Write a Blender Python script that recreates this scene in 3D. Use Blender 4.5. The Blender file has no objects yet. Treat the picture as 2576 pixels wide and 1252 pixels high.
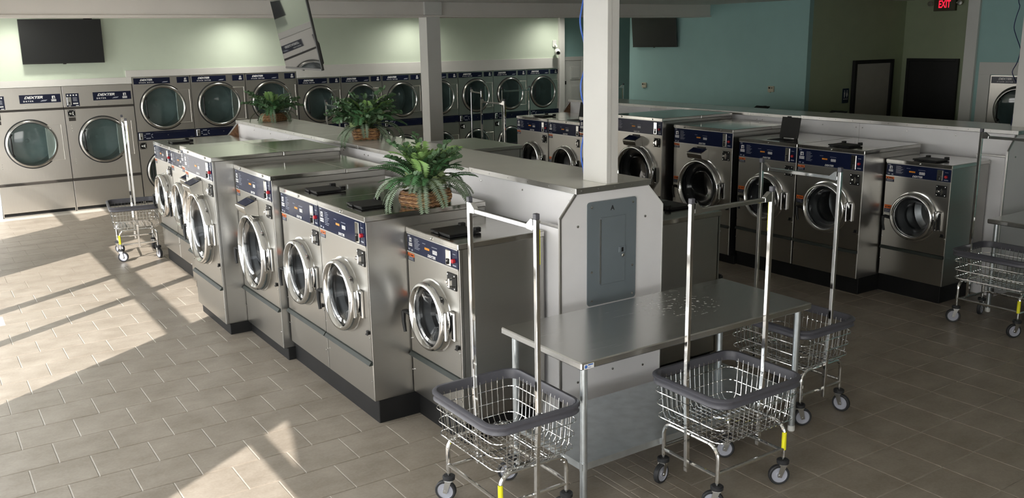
import bpy, bmesh, math, random
from mathutils import Vector, Matrix
random.seed(7)
PI = math.pi
scene = bpy.context.scene
COL = scene.collection

# ---------------------------------------------------------------- camera
CAM_H, YAW, PITCH, ROLL, FPX = 2.4657, 0.5865824, 0.2286429, 0.0167983, 2258.04
cam_d = bpy.data.cameras.new('camera'); cam = bpy.data.objects.new('camera', cam_d); COL.objects.link(cam)
cam_d.sensor_fit = 'HORIZONTAL'; cam_d.sensor_width = 36.0; cam_d.lens = FPX / 2576 * 36.0
cam_d.clip_start = 0.05; cam_d.clip_end = 200
fw = Vector((math.sin(YAW)*math.cos(PITCH), math.cos(YAW)*math.cos(PITCH), -math.sin(PITCH)))
rt = Vector((math.cos(YAW), -math.sin(YAW), 0)); dn = fw.cross(rt)
rt2 = rt*math.cos(ROLL) + dn*math.sin(ROLL); dn2 = -rt*math.sin(ROLL) + dn*math.cos(ROLL)
mw = Matrix((rt2, -dn2, -fw)).transposed().to_4x4(); mw.translation = (0, 0, CAM_H)
cam.matrix_world = mw
scene.camera = cam

# ---------------------------------------------------------------- world, sun, exposure
SUN_EL, SUN_AZ = math.radians(35), math.radians(35)
world = bpy.data.worlds.new('world'); scene.world = world; world.use_nodes = True
wn = world.node_tree.nodes; wl = world.node_tree.links
bg = wn['Background']
tc = wn.new('ShaderNodeTexCoord'); sep = wn.new('ShaderNodeSeparateXYZ'); ramp = wn.new('ShaderNodeValToRGB')
wl.new(tc.outputs['Generated'], sep.inputs[0]); wl.new(sep.outputs['Z'], ramp.inputs['Fac'])
ramp.color_ramp.elements[0].position = 0.0; ramp.color_ramp.elements[0].color = (0.96, 0.94, 0.90, 1)
ramp.color_ramp.elements[1].position = 0.7; ramp.color_ramp.elements[1].color = (0.60, 0.67, 0.76, 1)
wl.new(ramp.outputs['Color'], bg.inputs['Color'])
bg.inputs['Strength'].default_value = 7.3
sun_d = bpy.data.lights.new('sun', 'SUN'); sun = bpy.data.objects.new('sun', sun_d); COL.objects.link(sun)
sun_d.energy = 9.6; sun_d.angle = math.radians(0.53); sun_d.color = (1.0, 0.95, 0.91)
sdir = Vector((math.cos(SUN_AZ)*math.cos(SUN_EL), math.sin(SUN_AZ)*math.cos(SUN_EL), -math.sin(SUN_EL)))
sun.rotation_euler = sdir.to_track_quat('-Z', 'Y').to_euler()
vs = scene.view_settings
vs.view_transform = 'Standard'; vs.look = 'None'; vs.exposure = 0.0; vs.gamma = 1.0; vs.use_curve_mapping = False
scene.cycles.max_bounces = 6; scene.cycles.diffuse_bounces = 4; scene.cycles.glossy_bounces = 3; scene.cycles.adaptive_threshold = 0.12
scene.cycles.transparent_max_bounces = 6; scene.cycles.caustics_reflective = False; scene.cycles.caustics_refractive = False

LEFT_X, FRONT_Y, CEIL = -0.6, -3.2, 3.01
# left-wall openings (y0, y1, lower glass top, transom bottom, transom top)
LEFT_OPEN = [(-0.6, 4.13), (4.25, 6.25), (6.35, 7.76), (7.88, 8.76), (8.90, 10.32), (12.40, 14.95)]
FRONT_OPEN = [(-0.3, 1.8)]
def portal(name, loc, rot, sx, sy):
    l = bpy.data.lights.new(name, 'AREA'); l.shape = 'RECTANGLE'; l.size = sx; l.size_y = sy
    l.cycles.is_portal = True
    o = bpy.data.objects.new(name, l); COL.objects.link(o); o.location = loc; o.rotation_euler = rot
for a, b in LEFT_OPEN:
    portal('window_portal', (LEFT_X-0.06, (a+b)/2, 1.3), (0, -PI/2, 0), 2.6, b-a)
for a, b in FRONT_OPEN:
    portal('window_portal', ((a+b)/2, FRONT_Y-0.06, 1.3), (PI/2, 0, 0), b-a, 2.6)

# ---------------------------------------------------------------- materials
MATS = {}
def newmat(name):
    m = bpy.data.materials.new(name); m.use_nodes = True; MATS[name] = m
    return m, m.node_tree.nodes, m.node_tree.links, m.node_tree.nodes['Principled BSDF']
def mat(name, col, rough=0.5, metal=0.0, var=0.06, scale=8.0, bump=0.0, stretch=None, rvar=0.0, coords='Object', spec=None, emit=None):
    m, n, l, p = newmat(name)
    c = n.new('ShaderNodeTexCoord'); mp = n.new('ShaderNodeMapping'); nz = n.new('ShaderNodeTexNoise')
    l.new(c.outputs[coords], mp.inputs['Vector']); l.new(mp.outputs['Vector'], nz.inputs['Vector'])
    if stretch: mp.inputs['Scale'].default_value = stretch
    nz.inputs['Scale'].default_value = scale; nz.inputs['Detail'].default_value = 4
    cr = n.new('ShaderNodeValToRGB'); l.new(nz.outputs['Fac'], cr.inputs['Fac'])
    cr.color_ramp.elements[0].position = 0.3; cr.color_ramp.elements[1].position = 0.7
    cr.color_ramp.elements[0].color = tuple(max(0, x*(1-var)) for x in col)+(1,)
    cr.color_ramp.elements[1].color = tuple(min(1, x*(1+var)) for x in col)+(1,)
    l.new(cr.outputs['Color'], p.inputs['Base Color'])
    p.inputs['Roughness'].default_value = rough; p.inputs['Metallic'].default_value = metal
    if spec is not None: p.inputs['Specular IOR Level'].default_value = spec
    if rvar:
        mr = n.new('ShaderNodeMapRange'); l.new(nz.outputs['Fac'], mr.inputs['Value'])
        mr.inputs['To Min'].default_value = rough-rvar; mr.inputs['To Max'].default_value = rough+rvar
        l.new(mr.outputs['Result'], p.inputs['Roughness'])
    if bump:
        b = n.new('ShaderNodeBump'); b.inputs['Strength'].default_value = bump; b.inputs['Distance'].default_value = 0.004
        l.new(nz.outputs['Fac'], b.inputs['Height']); l.new(b.outputs['Normal'], p.inputs['Normal'])
    if emit:
        p.inputs['Emission Color'].default_value = tuple(emit[:3])+(1,); p.inputs['Emission Strength'].default_value = emit[3]
    return m
def glassmat(name, tint, gloss=0.08, rough=0.03):
    m, n, l, p = newmat(name); n.remove(p)
    out = n['Material Output']
    t = n.new('ShaderNodeBsdfTransparent'); g = n.new('ShaderNodeBsdfGlossy'); mx = n.new('ShaderNodeMixShader')
    fr = n.new('ShaderNodeFresnel'); fr.inputs['IOR'].default_value = 1.25
    ad = n.new('ShaderNodeMath'); ad.operation = 'ADD'; ad.inputs[1].default_value = gloss; ad.use_clamp = True
    mn = n.new('ShaderNodeMath'); mn.operation = 'MINIMUM'; mn.inputs[1].default_value = 0.22
    l.new(fr.outputs[0], ad.inputs[0]); l.new(ad.outputs[0], mn.inputs[0]); l.new(mn.outputs[0], mx.inputs[0])
    t.inputs['Color'].default_value = tuple(tint)+(1,); g.inputs['Roughness'].default_value = rough
    g.inputs['Color'].default_value = (1, 1, 1, 1)
    l.new(t.outputs[0], mx.inputs[1]); l.new(g.outputs[0], mx.inputs[2]); l.new(mx.outputs[0], out.inputs['Surface'])
    return m
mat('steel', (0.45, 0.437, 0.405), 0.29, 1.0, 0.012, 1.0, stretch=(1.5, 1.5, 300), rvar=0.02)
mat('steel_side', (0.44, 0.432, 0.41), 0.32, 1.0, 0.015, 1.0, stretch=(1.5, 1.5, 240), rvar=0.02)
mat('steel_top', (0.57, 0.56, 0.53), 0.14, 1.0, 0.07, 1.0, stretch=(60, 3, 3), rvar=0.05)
mat('ring_dryer', (0.46, 0.455, 0.44), 0.22, 1.0, 0.04)
mat('steel_dryer', (0.61, 0.585, 0.54), 0.33, 1.0, 0.03, 1.0, stretch=(200, 6, 6), rvar=0.05)
mat('steel_table', (0.68, 0.68, 0.66), 0.26, 1.0, 0.03, 1.0, stretch=(2, 160, 2), rvar=0.03)
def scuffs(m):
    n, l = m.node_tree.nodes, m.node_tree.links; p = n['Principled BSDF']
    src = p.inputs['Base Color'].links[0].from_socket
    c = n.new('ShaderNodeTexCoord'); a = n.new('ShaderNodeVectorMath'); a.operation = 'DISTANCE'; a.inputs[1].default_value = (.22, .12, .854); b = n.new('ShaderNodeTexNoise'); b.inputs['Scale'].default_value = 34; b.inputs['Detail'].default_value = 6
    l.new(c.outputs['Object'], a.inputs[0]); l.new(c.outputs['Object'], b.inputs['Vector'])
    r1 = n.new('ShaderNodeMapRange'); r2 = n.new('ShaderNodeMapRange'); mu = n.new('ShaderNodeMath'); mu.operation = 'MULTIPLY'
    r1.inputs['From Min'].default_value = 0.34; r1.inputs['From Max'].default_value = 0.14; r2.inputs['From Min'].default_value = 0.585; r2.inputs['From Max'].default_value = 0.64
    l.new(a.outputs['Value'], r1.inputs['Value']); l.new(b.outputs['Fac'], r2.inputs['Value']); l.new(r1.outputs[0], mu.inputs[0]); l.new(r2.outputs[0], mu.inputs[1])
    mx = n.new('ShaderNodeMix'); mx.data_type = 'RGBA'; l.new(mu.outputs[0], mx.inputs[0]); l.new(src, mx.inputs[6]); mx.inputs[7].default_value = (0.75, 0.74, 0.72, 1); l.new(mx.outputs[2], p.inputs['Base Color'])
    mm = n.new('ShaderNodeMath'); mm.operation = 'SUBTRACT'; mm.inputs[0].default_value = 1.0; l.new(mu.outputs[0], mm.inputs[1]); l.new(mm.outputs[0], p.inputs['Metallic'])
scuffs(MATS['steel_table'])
mat('chrome', (0.80, 0.80, 0.79), 0.07, 1.0, 0.02)
mat('chrome_ring', (0.76, 0.76, 0.75), 0.11, 1.0, 0.03)
mat('galvanized', (0.58, 0.62, 0.64), 0.34, 0.9, 0.10, 14)
mat('drum', (0.26, 0.265, 0.265), 0.32, 1.0, 0.10, 20)
mat('drum_dryer', (0.46, 0.52, 0.51), 0.45, 0.35, 0.12, 6)
mat('navy', (0.0125, 0.018, 0.050), 0.12, 0.0, 0.05, spec=0.16)
mat('navy_dull', (0.009, 0.012, 0.032), 0.22, 0.0, 0.05, spec=0.3)
mat('black', (0.010, 0.010, 0.010), 0.45, spec=0.3)
mat('black_rubber', (0.018, 0.019, 0.021), 0.6)
mat('plinth', (0.010, 0.010, 0.010), 0.55, 0, 0.2, 6, spec=0.25)
mat('gasket', (0.035, 0.037, 0.04), 0.5)
mat('strip', (0.030, 0.036, 0.032), 0.5, spec=0.3)
mat('band', (0.035, 0.03, 0.025), 0.45)
mat('white_print', (0.80, 0.80, 0.80), 0.5)
mat('grey_print', (0.32, 0.34, 0.40), 0.5)
mat('orange', (0.78, 0.16, 0.03), 0.5)
mat('amber', (0.85, 0.30, 0.02), 0.4)
mat('red', (0.50, 0.02, 0.03), 0.4)
mat('green_led', (0.02, 0.25, 0.08), 0.4)
mat('yellow', (0.85, 0.80, 0.02), 0.5)
mat('laminate', (0.87, 0.86, 0.865), 0.42, 0, 0.02, 5)
mat('laminate_top', (0.82, 0.80, 0.735), 0.16, 0, 0.03, 3, spec=0.9)
mat('aluminium', (0.56, 0.55, 0.53), 0.30, 1.0, 0.05)
mat('panel_grey', (0.17, 0.20, 0.222), 0.45, 0, 0.03, 5)
mat('paint_green', (0.63, 0.71, 0.585), 0.6, 0, 0.02, 4, bump=0.05)
mat('paint_teal', (0.36, 0.57, 0.55), 0.6, 0, 0.02, 4, bump=0.05)
mat('paint_olive', (0.44, 0.51, 0.34), 0.6, 0, 0.03, 4, bump=0.05)
mat('paint_white', (0.70, 0.69, 0.655), 0.5, 0, 0.02, 4)
mat('paint_beam', (0.80, 0.755, 0.70), 0.55, 0, 0.02, 3)
mat('door_white', (0.66, 0.66, 0.63), 0.45, 0, 0.02)
mat('door_grey', (0.52, 0.50, 0.46), 0.5, 0, 0.04)
mat('door_dark', (0.012, 0.012, 0.012), 0.5, 0, 0.04)
mat('screen', (0.010, 0.011, 0.012), 0.025, 0, 0.02, spec=0.55)
mat('screen_matte', (0.012, 0.013, 0.013), 0.32, 0, 0.02)
mat('tv_body', (0.02, 0.02, 0.018), 0.35)
mat('rim_plastic', (0.085, 0.085, 0.10), 0.42, 0, 0.06, 20)
mat('wheel_grey', (0.36, 0.37, 0.42), 0.45)
mat('zinc', (0.62, 0.62, 0.60), 0.25, 1.0)
mat('cream', (0.55, 0.52, 0.40), 0.5)
mat('white_plastic', (0.75, 0.75, 0.72), 0.4)
mat('sign_blue', (0.01, 0.03, 0.07), 0.4)
mat('label_blue', (0.03, 0.13, 0.50), 0.4)
mat('cable_blue', (0.06, 0.16, 0.62), 0.45)
mat('cable_dark', (0.02, 0.03, 0.10), 0.45)
mat('pavement', (0.52, 0.51, 0.48), 0.9, 0, 0.15, 1.5)
mat('wicker_a', (0.36, 0.20, 0.085), 0.5, 0, 0.35, 40)
mat('wicker_b', (0.20, 0.10, 0.045), 0.55, 0, 0.35, 40)
mat('fern_bright', (0.26, 0.45, 0.13), 0.5, 0, 0.25, 9)
mat('fern_green', (0.075, 0.20, 0.075), 0.5, 0, 0.3, 9)
mat('fern_grey', (0.19, 0.25, 0.17), 0.55, 0, 0.25, 9)
mat('euca', (0.085, 0.16, 0.075), 0.5, 0, 0.3, 9)
mat('leaf_pale', (0.36, 0.46, 0.22), 0.5, 0, 0.3, 12)
mat('stem', (0.05, 0.08, 0.02), 0.6)
mat('exit_red', (0.5, 0.01, 0.02), 0.5, emit=(1.0, 0.02, 0.06, 1.1))
mat('exit_body', (0.10, 0.10, 0.06), 0.5)
mat('lamp_disc', (0.9, 0.9, 0.85), 0.5, emit=(1.0, 0.97, 0.88, 6.0))
glassmat('glass_washer', (0.66, 0.68, 0.69), 0.0)
glassmat('glass_dryer', (0.66, 0.76, 0.76), 0.04, 0.06)
def tilemat(name, c0, c1):
    m, n, l, p = newmat(name)
    g = n.new('ShaderNodeNewGeometry'); a = n.new('ShaderNodeTexNoise'); b = n.new('ShaderNodeTexNoise')
    mp = n.new('ShaderNodeMapping'); mp.inputs['Scale'].default_value = (1.0, 1.35, 1.0)
    l.new(g.outputs['Position'], mp.inputs['Vector'])
    l.new(mp.outputs['Vector'], a.inputs['Vector']); l.new(g.outputs['Position'], b.inputs['Vector'])
    a.inputs['Scale'].default_value = 3.2; a.inputs['Detail'].default_value = 6; a.inputs['Roughness'].default_value = 0.65
    b.inputs['Scale'].default_value = 60; b.inputs['Detail'].default_value = 4
    mx = n.new('ShaderNodeMix'); mx.data_type = 'FLOAT'; mx.inputs[0].default_value = 0.25
    l.new(a.outputs['Fac'], mx.inputs[2]); l.new(b.outputs['Fac'], mx.inputs[3])
    r = n.new('ShaderNodeValToRGB'); l.new(mx.outputs[0], r.inputs['Fac'])
    r.color_ramp.elements[0].position = 0.36; r.color_ramp.elements[1].position = 0.64
    r.color_ramp.elements[0].color = c0+(1,); r.color_ramp.elements[1].color = c1+(1,)
    l.new(r.outputs['Color'], p.inputs['Base Color'])
    p.inputs['Roughness'].default_value = 0.42; p.inputs['Specular IOR Level'].default_value = 0.4
    bu = n.new('ShaderNodeBump'); bu.inputs['Strength'].default_value = 0.12; bu.inputs['Distance'].default_value = 0.002
    l.new(b.outputs['Fac'], bu.inputs['Height']); l.new(bu.outputs['Normal'], p.inputs['Normal'])
tilemat('tile', (0.235, 0.199, 0.155), (0.34, 0.297, 0.242))
mat('grout', (0.46, 0.42, 0.36), 0.8, 0, 0.08, 20)
def ceilmat():
    m, n, l, p = newmat('ceiling_tile')
    g = n.new('ShaderNodeNewGeometry'); br = n.new('ShaderNodeTexBrick')
    l.new(g.outputs['Position'], br.inputs['Vector'])
    br.offset = 0; br.inputs['Scale'].default_value = 1.0; br.inputs['Brick Width'].default_value = 1.22; br.inputs['Row Height'].default_value = 0.61
    br.inputs['Mortar Size'].default_value = 0.012
    br.inputs['Color1'].default_value = (0.80, 0.79, 0.75, 1); br.inputs['Color2'].default_value = (0.77, 0.76, 0.72, 1); br.inputs['Mortar'].default_value = (0.72, 0.71, 0.68, 1)
    l.new(br.outputs['Color'], p.inputs['Base Color']); p.inputs['Roughness'].default_value = 0.9
ceilmat()

# ---------------------------------------------------------------- mesh helpers
TINY = {'heading_print', 'button_print', 'instruction_print', 'control_print', 'label_print', 'panel_screw', 'top_screw', 'corner_screws', 'trim_screw', 'rivets', 'amber_lights', 'access_lock', 'emblem', 'coin_slot', 'panel_trim', 'label_symbol', 'drum_lifter', 'edge_trim'}
class MB:
    def __init__(s): s.v = []; s.f = []; s.m = []; s.cur = 0
    def mat(s, i): s.cur = i; return s
    def add(s, vs_, fs):
        o = len(s.v); s.v += [tuple(p) for p in vs_]
        for f in fs: s.f.append([o+i for i in f]); s.m.append(s.cur)
        return s
    def box(s, x0, x1, y0, y1, z0, z1):
        return s.add([(x0,y0,z0),(x1,y0,z0),(x1,y1,z0),(x0,y1,z0),(x0,y0,z1),(x1,y0,z1),(x1,y1,z1),(x0,y1,z1)],
                     [(0,3,2,1),(4,5,6,7),(0,1,5,4),(1,2,6,5),(2,3,7,6),(3,0,4,7)])
    def obox(s, c, ax, ay, az):   # oriented box: centre, half-axis vectors
        c, ax, ay, az = Vector(c), Vector(ax), Vector(ay), Vector(az)
        P = [c+i*ax+j*ay+k*az for k in (-1,1) for (i,j) in ((-1,-1),(1,-1),(1,1),(-1,1))]
        return s.add(P, [(0,3,2,1),(4,5,6,7),(0,1,5,4),(1,2,6,5),(2,3,7,6),(3,0,4,7)])
    def lathe(s, prof, seg=32, c=(0,0,0), axis='y', cap=False):
        vs_ = []
        for r, h in prof:
            for i in range(seg):
                a = 2*PI*i/seg; u, w = r*math.cos(a), r*math.sin(a)
                p = (u, h, w) if axis == 'y' else ((u, w, h) if axis == 'z' else (h, u, w))
                vs_.append((c[0]+p[0], c[1]+p[1], c[2]+p[2]))
        fs = []
        for k in range(len(prof)-1):
            for i in range(seg):
                j = (i+1) % seg
                fs.append((k*seg+i, k*seg+j, (k+1)*seg+j, (k+1)*seg+i))
        if cap:
            fs.append(tuple(range(seg))); fs.append(tuple((len(prof)-1)*seg+i for i in range(seg)))
        return s.add(vs_, fs)
    def tube(s, pts, r, seg=6, closed=False, cap=True):
        pts = [Vector(p) for p in pts]; n = len(pts)
        T = []
        for i in range(n):
            a = pts[(i-1) % n] if (closed or i > 0) else pts[i]
            b = pts[(i+1) % n] if (closed or i < n-1) else pts[i]
            T.append((b-a).normalized())
        up = Vector((0,0,1)) if abs(T[0].z) < 0.9 else Vector((1,0,0))
        N = (up - T[0]*up.dot(T[0])).normalized()
        vs_ = []
        rr = r if isinstance(r, (list, tuple)) else [r]*n
        for i in range(n):
            N = (N - T[i]*N.dot(T[i])).normalized(); B = T[i].cross(N)
            for k in range(seg):
                a = 2*PI*(k+0.5)/seg
                vs_.append(pts[i] + (N*math.cos(a) + B*math.sin(a))*rr[i])
        fs = []
        for i in range(n if closed else n-1):
            for k in range(seg):
                fs.append((i*seg+k, i*seg+(k+1)%seg, ((i+1)%n)*seg+(k+1)%seg, ((i+1)%n)*seg+k))
        if cap and not closed:
            fs.append(tuple(range(seg))); fs.append(tuple((n-1)*seg+k for k in range(seg)))
        return s.add(vs_, fs)
    def prism(s, poly, t0, t1, axis='y'):   # poly of 2D points extruded along axis
        def P(p, t): return (p[0], t, p[1]) if axis == 'y' else ((t, p[0], p[1]) if axis == 'x' else (p[0], p[1], t))
        n = len(poly)
        return s.add([P(p, t0) for p in poly]+[P(p, t1) for p in poly],
                     [tuple(range(n)), tuple(range(n, 2*n))]+[(i, (i+1)%n, n+(i+1)%n, n+i) for i in range(n)])
    def holed(s, x0, x1, z0, z1, cx, cz, r, y0, y1, seg=48):   # plate in XZ with a round hole
        angs = sorted([2*PI*i/seg for i in range(seg)] + [math.atan2(z-cz, x-cx) % (2*PI) for x in (x0,x1) for z in (z0,z1)])
        inn = []; out = []
        for a in angs:
            ca, sa = math.cos(a), math.sin(a); ts = []
            if ca > 1e-9: ts.append((x1-cx)/ca)
            if ca < -1e-9: ts.append((x0-cx)/ca)
            if sa > 1e-9: ts.append((z1-cz)/sa)
            if sa < -1e-9: ts.append((z0-cz)/sa)
            t = min(ts); inn.append((cx+r*ca, cz+r*sa)); out.append((cx+t*ca, cz+t*sa))
        n = len(angs)
        V = [(p[0],y0,p[1]) for p in inn]+[(p[0],y0,p[1]) for p in out]+[(p[0],y1,p[1]) for p in inn]+[(p[0],y1,p[1]) for p in out]
        F = []
        for i in range(n):
            j = (i+1) % n
            F += [(i,j,n+j,n+i), (i,2*n+i,2*n+j,j), (n+i,n+j,3*n+j,3*n+i), (2*n+i,3*n+i,3*n+j,2*n+j)]
        return s.add(V, F)
    def mesh(s, name, mats, bevel=0.0, smooth=True, ang=35):
        me = bpy.data.meshes.new(name)
        me.from_pydata(s.v, [], s.f); me.polygons.foreach_set('material_index', s.m)
        for m in (mats if isinstance(mats, (list, tuple)) else [mats]): me.materials.append(MATS[m])
        bm = bmesh.new(); bm.from_mesh(me)
        if bevel:
            es = [e for e in bm.edges if len(e.link_faces) == 2 and e.calc_face_angle(0) > 0.6]
            bmesh.ops.bevel(bm, geom=es, offset=bevel, segments=1, affect='EDGES', profile=0.7, clamp_overlap=True)
        bmesh.ops.recalc_face_normals(bm, faces=bm.faces)
        bm.to_mesh(me); bm.free()
        if smooth:
            me.polygons.foreach_set('use_smooth', [True]*len(me.polygons))
            me.set_sharp_from_angle(angle=math.radians(ang))
        me.update()
        return me
    def build(s, name, mats, parent=None, bevel=0.0, smooth=True, loc=None, ang=35):
        o = link(name, s.mesh(name, mats, bevel, smooth, ang), parent, loc)
        if name in TINY: o['kind'] = 'stuff'
        return o
def link(name, me, parent=None, loc=None, rot=None):
    o = bpy.data.objects.new(name, me); COL.objects.link(o)
    if parent: o.parent = parent
    if loc: o.location = loc
    if rot: o.rotation_euler = rot
    return o
def tag(o, label, cat, group=None, kind=None):
    o['label'] = label; o['category'] = cat
    if group: o['group'] = group
    if kind: o['kind'] = kind
    return o
def thing(name, label, cat, loc=(0,0,0), rz=0, group=None):
    o = bpy.data.objects.new(name, None); COL.objects.link(o); o.empty_display_size = 0.1
    o.location = loc; o.rotation_euler = (0, 0, rz)
    return tag(o, label, cat, group)
def struct(name, mb, mats, label, parent=None, bevel=0.0):
    o = mb.build(name, mats, parent, bevel); o['kind'] = 'structure'; o['label'] = label; o['category'] = name.split('_')[0]
    return o
def dup(root, label, loc, rz, group=None, drop=()):
    def cp(o, par):
        c = o.copy(); COL.objects.link(c); c.parent = par
        for ch in o.children:
            if ch.name.split('.')[0] not in drop: cp(ch, c)
        return c
    r = cp(root, None); r.location = loc; r.rotation_euler = (0, 0, rz); r['label'] = label
    if group: r['group'] = group
    return r
_TXT = {}
def textmesh(s, size, mname, shear=0.0, xs=1.0, bold=0.0, sp=1.0):   # flat lettering standing in XZ, facing -Y, origin at its centre
    key = (s, size, mname, shear, xs, bold, sp)
    if key in _TXT: return _TXT[key]
    cu = bpy.data.curves.new('txt', 'FONT'); cu.body = s; cu.size = size; cu.shear = shear; cu.offset = bold; cu.space_character = sp
    cu.align_x = 'CENTER'; cu.align_y = 'CENTER'; cu.resolution_u = 3
    ob = bpy.data.objects.new('txt', cu); COL.objects.link(ob)
    bpy.context.view_layer.update()
    me = bpy.data.meshes.new_from_object(ob.evaluated_get(bpy.context.evaluated_depsgraph_get()))
    bpy.data.objects.remove(ob)
    me.transform(Matrix.Rotation(PI/2, 4, 'X') @ Matrix.Diagonal((xs, 1, 1, 1)))
    me.materials.clear(); me.materials.append(MATS[mname])
    _TXT[key] = me
    return me
def rrect(hx, hy, r, n=4):
    P = []
    for cx, cy, a0 in ((hx-r, hy-r, 0), (-hx+r, hy-r, PI/2), (-hx+r, -hy+r, PI), (hx-r, -hy+r, 3*PI/2)):
        for i in range(n+1):
            a = a0+PI/2*i/n; P.append((cx+r*math.cos(a), cy+r*math.sin(a)))
    return P

# ---------------------------------------------------------------- the setting
def B(*a): return MB().box(*a)
def project(p):
    d = Vector(p)-Vector((0,0,CAM_H)); zc = d.dot(fw)
    if zc < 0.1: return None
    return (1288+FPX*d.dot(rt2)/zc, 626+FPX*d.dot(dn2)/zc, zc)
pv = struct('floor_outside', B(-45, 30, -45, 45, -0.12, -0.08), 'pavement', 'grey concrete pavement outside the storefront')
fl = struct('floor', B(LEFT_X, 16.5, FRONT_Y, 16.0, -0.06, -0.004), 'grout', 'beige stone-look tile floor with pale grout lines')
def tile_mesh(w, d):
    m = MB(); m.box(-w/2, w/2, -d/2, d/2, -0.02, 0.0)
    return m.mesh('tile', 'tile', bevel=0.0025, smooth=False)
G = 0.0055
tiles = []
def covered(x, y):
    if y > 14.9 and x < 11.4: return True
    for a, b in ((2.5, 4.75), (7.6, 9.5)):
        if a+.25 < x < b and 4.6 < y < 11.1: return True
    return x > 12.3 and y < 7 or x > 14.6 or (x > 12.3 and 9.8 < y < 13.5)
PX, PY = 0.3385, 0.3375
for k in range(-25, 32):
    y0 = 5.41+PY*k
    off = 1.155 if k % 2 else 0.987
    for j in range(-6, 8):
        x0 = off+PX*j; x1 = min(x0+PX, 3.06)
        if x1-x0 < 0.02: continue
        tiles.append(((x0+x1)/2, y0+PY/2, round(x1-x0-G, 4), PY-G))
for k in range(-18, 40):
    for j in range(4):
        oy = 0.11*(j % 3); w = 0.0825
        tiles.append((3.06+w*(j+0.5), -3+0.34*k+oy+0.17, w-G*0.7, 0.34-G))
for k in range(-19, 38):
    for j in range(-3, 37):
        tiles.append((4.393+0.335*(j+0.5), 3.311+0.3435*(k+0.5), 0.335-G, 0.3435-G))
vis = []
rest = MB()
for t in tiles:
    if t[0]+t[2]/2 > 16.4 or t[0] < LEFT_X+0.1 or t[1] < FRONT_Y+0.1 or t[1] > 15.9 or covered(t[0], t[1]): continue
    q = project((t[0], t[1], 0))
    infr = q and -40 < q[0] < 2616 and -20 < q[1] < 1290
    vis.append((q[2] if infr else 1000+math.hypot(t[0], t[1]), t))
vis.sort(key=lambda a: a[0])
TM = {}
for i, (dd, t) in enumerate(vis):
    if i < 300:
        key = t[2:]
        if key not in TM: TM[key] = tile_mesh(*key)
        link('tile', TM[key], fl, (t[0], t[1], 0))
    elif dd < 1000 or math.hypot(t[0], t[1]) < 9:
        rest.box(t[0]-t[2]/2, t[0]+t[2]/2, t[1]-t[3]/2, t[1]+t[3]/2, -0.01, 0.0)
o = rest.build('tile_field', 'tile', fl, smooth=False); o['kind'] = 'stuff'
struct('ceiling', B(LEFT_X, 16.5, FRONT_Y, 16.0, CEIL, CEIL+0.08), 'ceiling_tile', 'pale suspended ceiling of rectangular tiles')

# left storefront wall (openings to the sun) and front wall
lw = MB(); ys = [FRONT_Y]+[v for a in LEFT_OPEN for v in a]+[16.0]
for a, b in zip(ys[0::2], ys[1::2]):
    lw.box(LEFT_X-0.07, LEFT_X, a, b, -0.06, CEIL)
for a, b in LEFT_OPEN:
    lw.box(LEFT_X-0.07, LEFT_X, a, b, 2.565, CEIL); lw.box(LEFT_X-0.07, LEFT_X, a, b, *((1.86, 1.915) if a < 6 else (1.965, 2.13)))
    lw.box(LEFT_X-0.07, LEFT_X, a, b, -0.06, 0.10)
struct('wall_left', lw, 'paint_white', 'storefront wall with tall windows and a glazed door')
struct('ceiling_awning', MB().prism([(LEFT_X-.07, FRONT_Y-.3), (LEFT_X-1.02, FRONT_Y-.3), (LEFT_X-1.02, 2.0), (LEFT_X-.97, 2.4), (LEFT_X-.88, 2.75), (LEFT_X-.80, 3.0), (LEFT_X-.72, 3.35), (LEFT_X-.64, 3.75), (LEFT_X-.50, 4.1), (LEFT_X-.30, 4.3), (LEFT_X-.07, 4.35)], 2.70, 2.78, 'z'), 'paint_white', 'unseen awning slab added outside to shape the sun through the near window')  # added out of view; outer edge curved to carve the floor sun patch
struct('wall_pillar', B(-2.70, -2.30, 2.64, 4.86, -0.1, 4.6), 'paint_white', 'unseen block added outside to keep the sun off the second window')  # added out of view to stop the sun but let sky light in
fwall = MB(); xs_ = [LEFT_X]+[v for a in FRONT_OPEN for v in a]+[12.5]
for a, b in zip(xs_[0::2], xs_[1::2]): fwall.box(a, b, FRONT_Y-0.1, FRONT_Y, -0.06, CEIL)
for a, b in FRONT_OPEN: fwall.box(a, b, FRONT_Y-0.1, FRONT_Y, 2.5, CEIL); fwall.box(a, b, FRONT_Y-0.1, FRONT_Y, -0.06, 0.1)
struct('wall_front', fwall, 'paint_white', 'front wall with shop windows')
YD = 15.12
struct('wall_back', B(LEFT_X, 2.98, YD+0.012, YD+0.13, 1.90, CEIL).box(2.98, 5.663, YD+0.012, YD+0.13, 2.0, CEIL).box(5.663, 11.28, YD+0.012, YD+0.13, 1.888, CEIL), 'paint_green', 'pale green painted wall above the dryers')
struct('wall_corner', B(LEFT_X, 0.975, YD, YD+0.13, -0.06, 1.99), 'paint_white', 'white wall beside the first dryer')
t = MB(); t.box(0.975, 2.905, YD-0.012, YD+0.012, 1.902, 2.0); struct('trim_1', t, 'paint_white', 'white trim board above the single dryers', bevel=0.002)
t = MB(); t.box(2.905, 5.66, YD-0.012, YD+0.012, 2.002, 2.102); t.box(5.66, 11.27, YD-0.012, YD+0.012, 1.892, 2.095); t.box(2.905, 2.98, YD-0.012, YD+0.012, 1.90, 2.002)
struct('trim_2', t, 'paint_white', 'white trim board above the stacked dryers', bevel=0.002)
struct('trim_3', B(11.275, 11.40, YD-0.05, YD+0.12, -0.05, CEIL), 'paint_white', 'white vertical corner trim at the end of the dryer wall', bevel=0.003)
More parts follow.
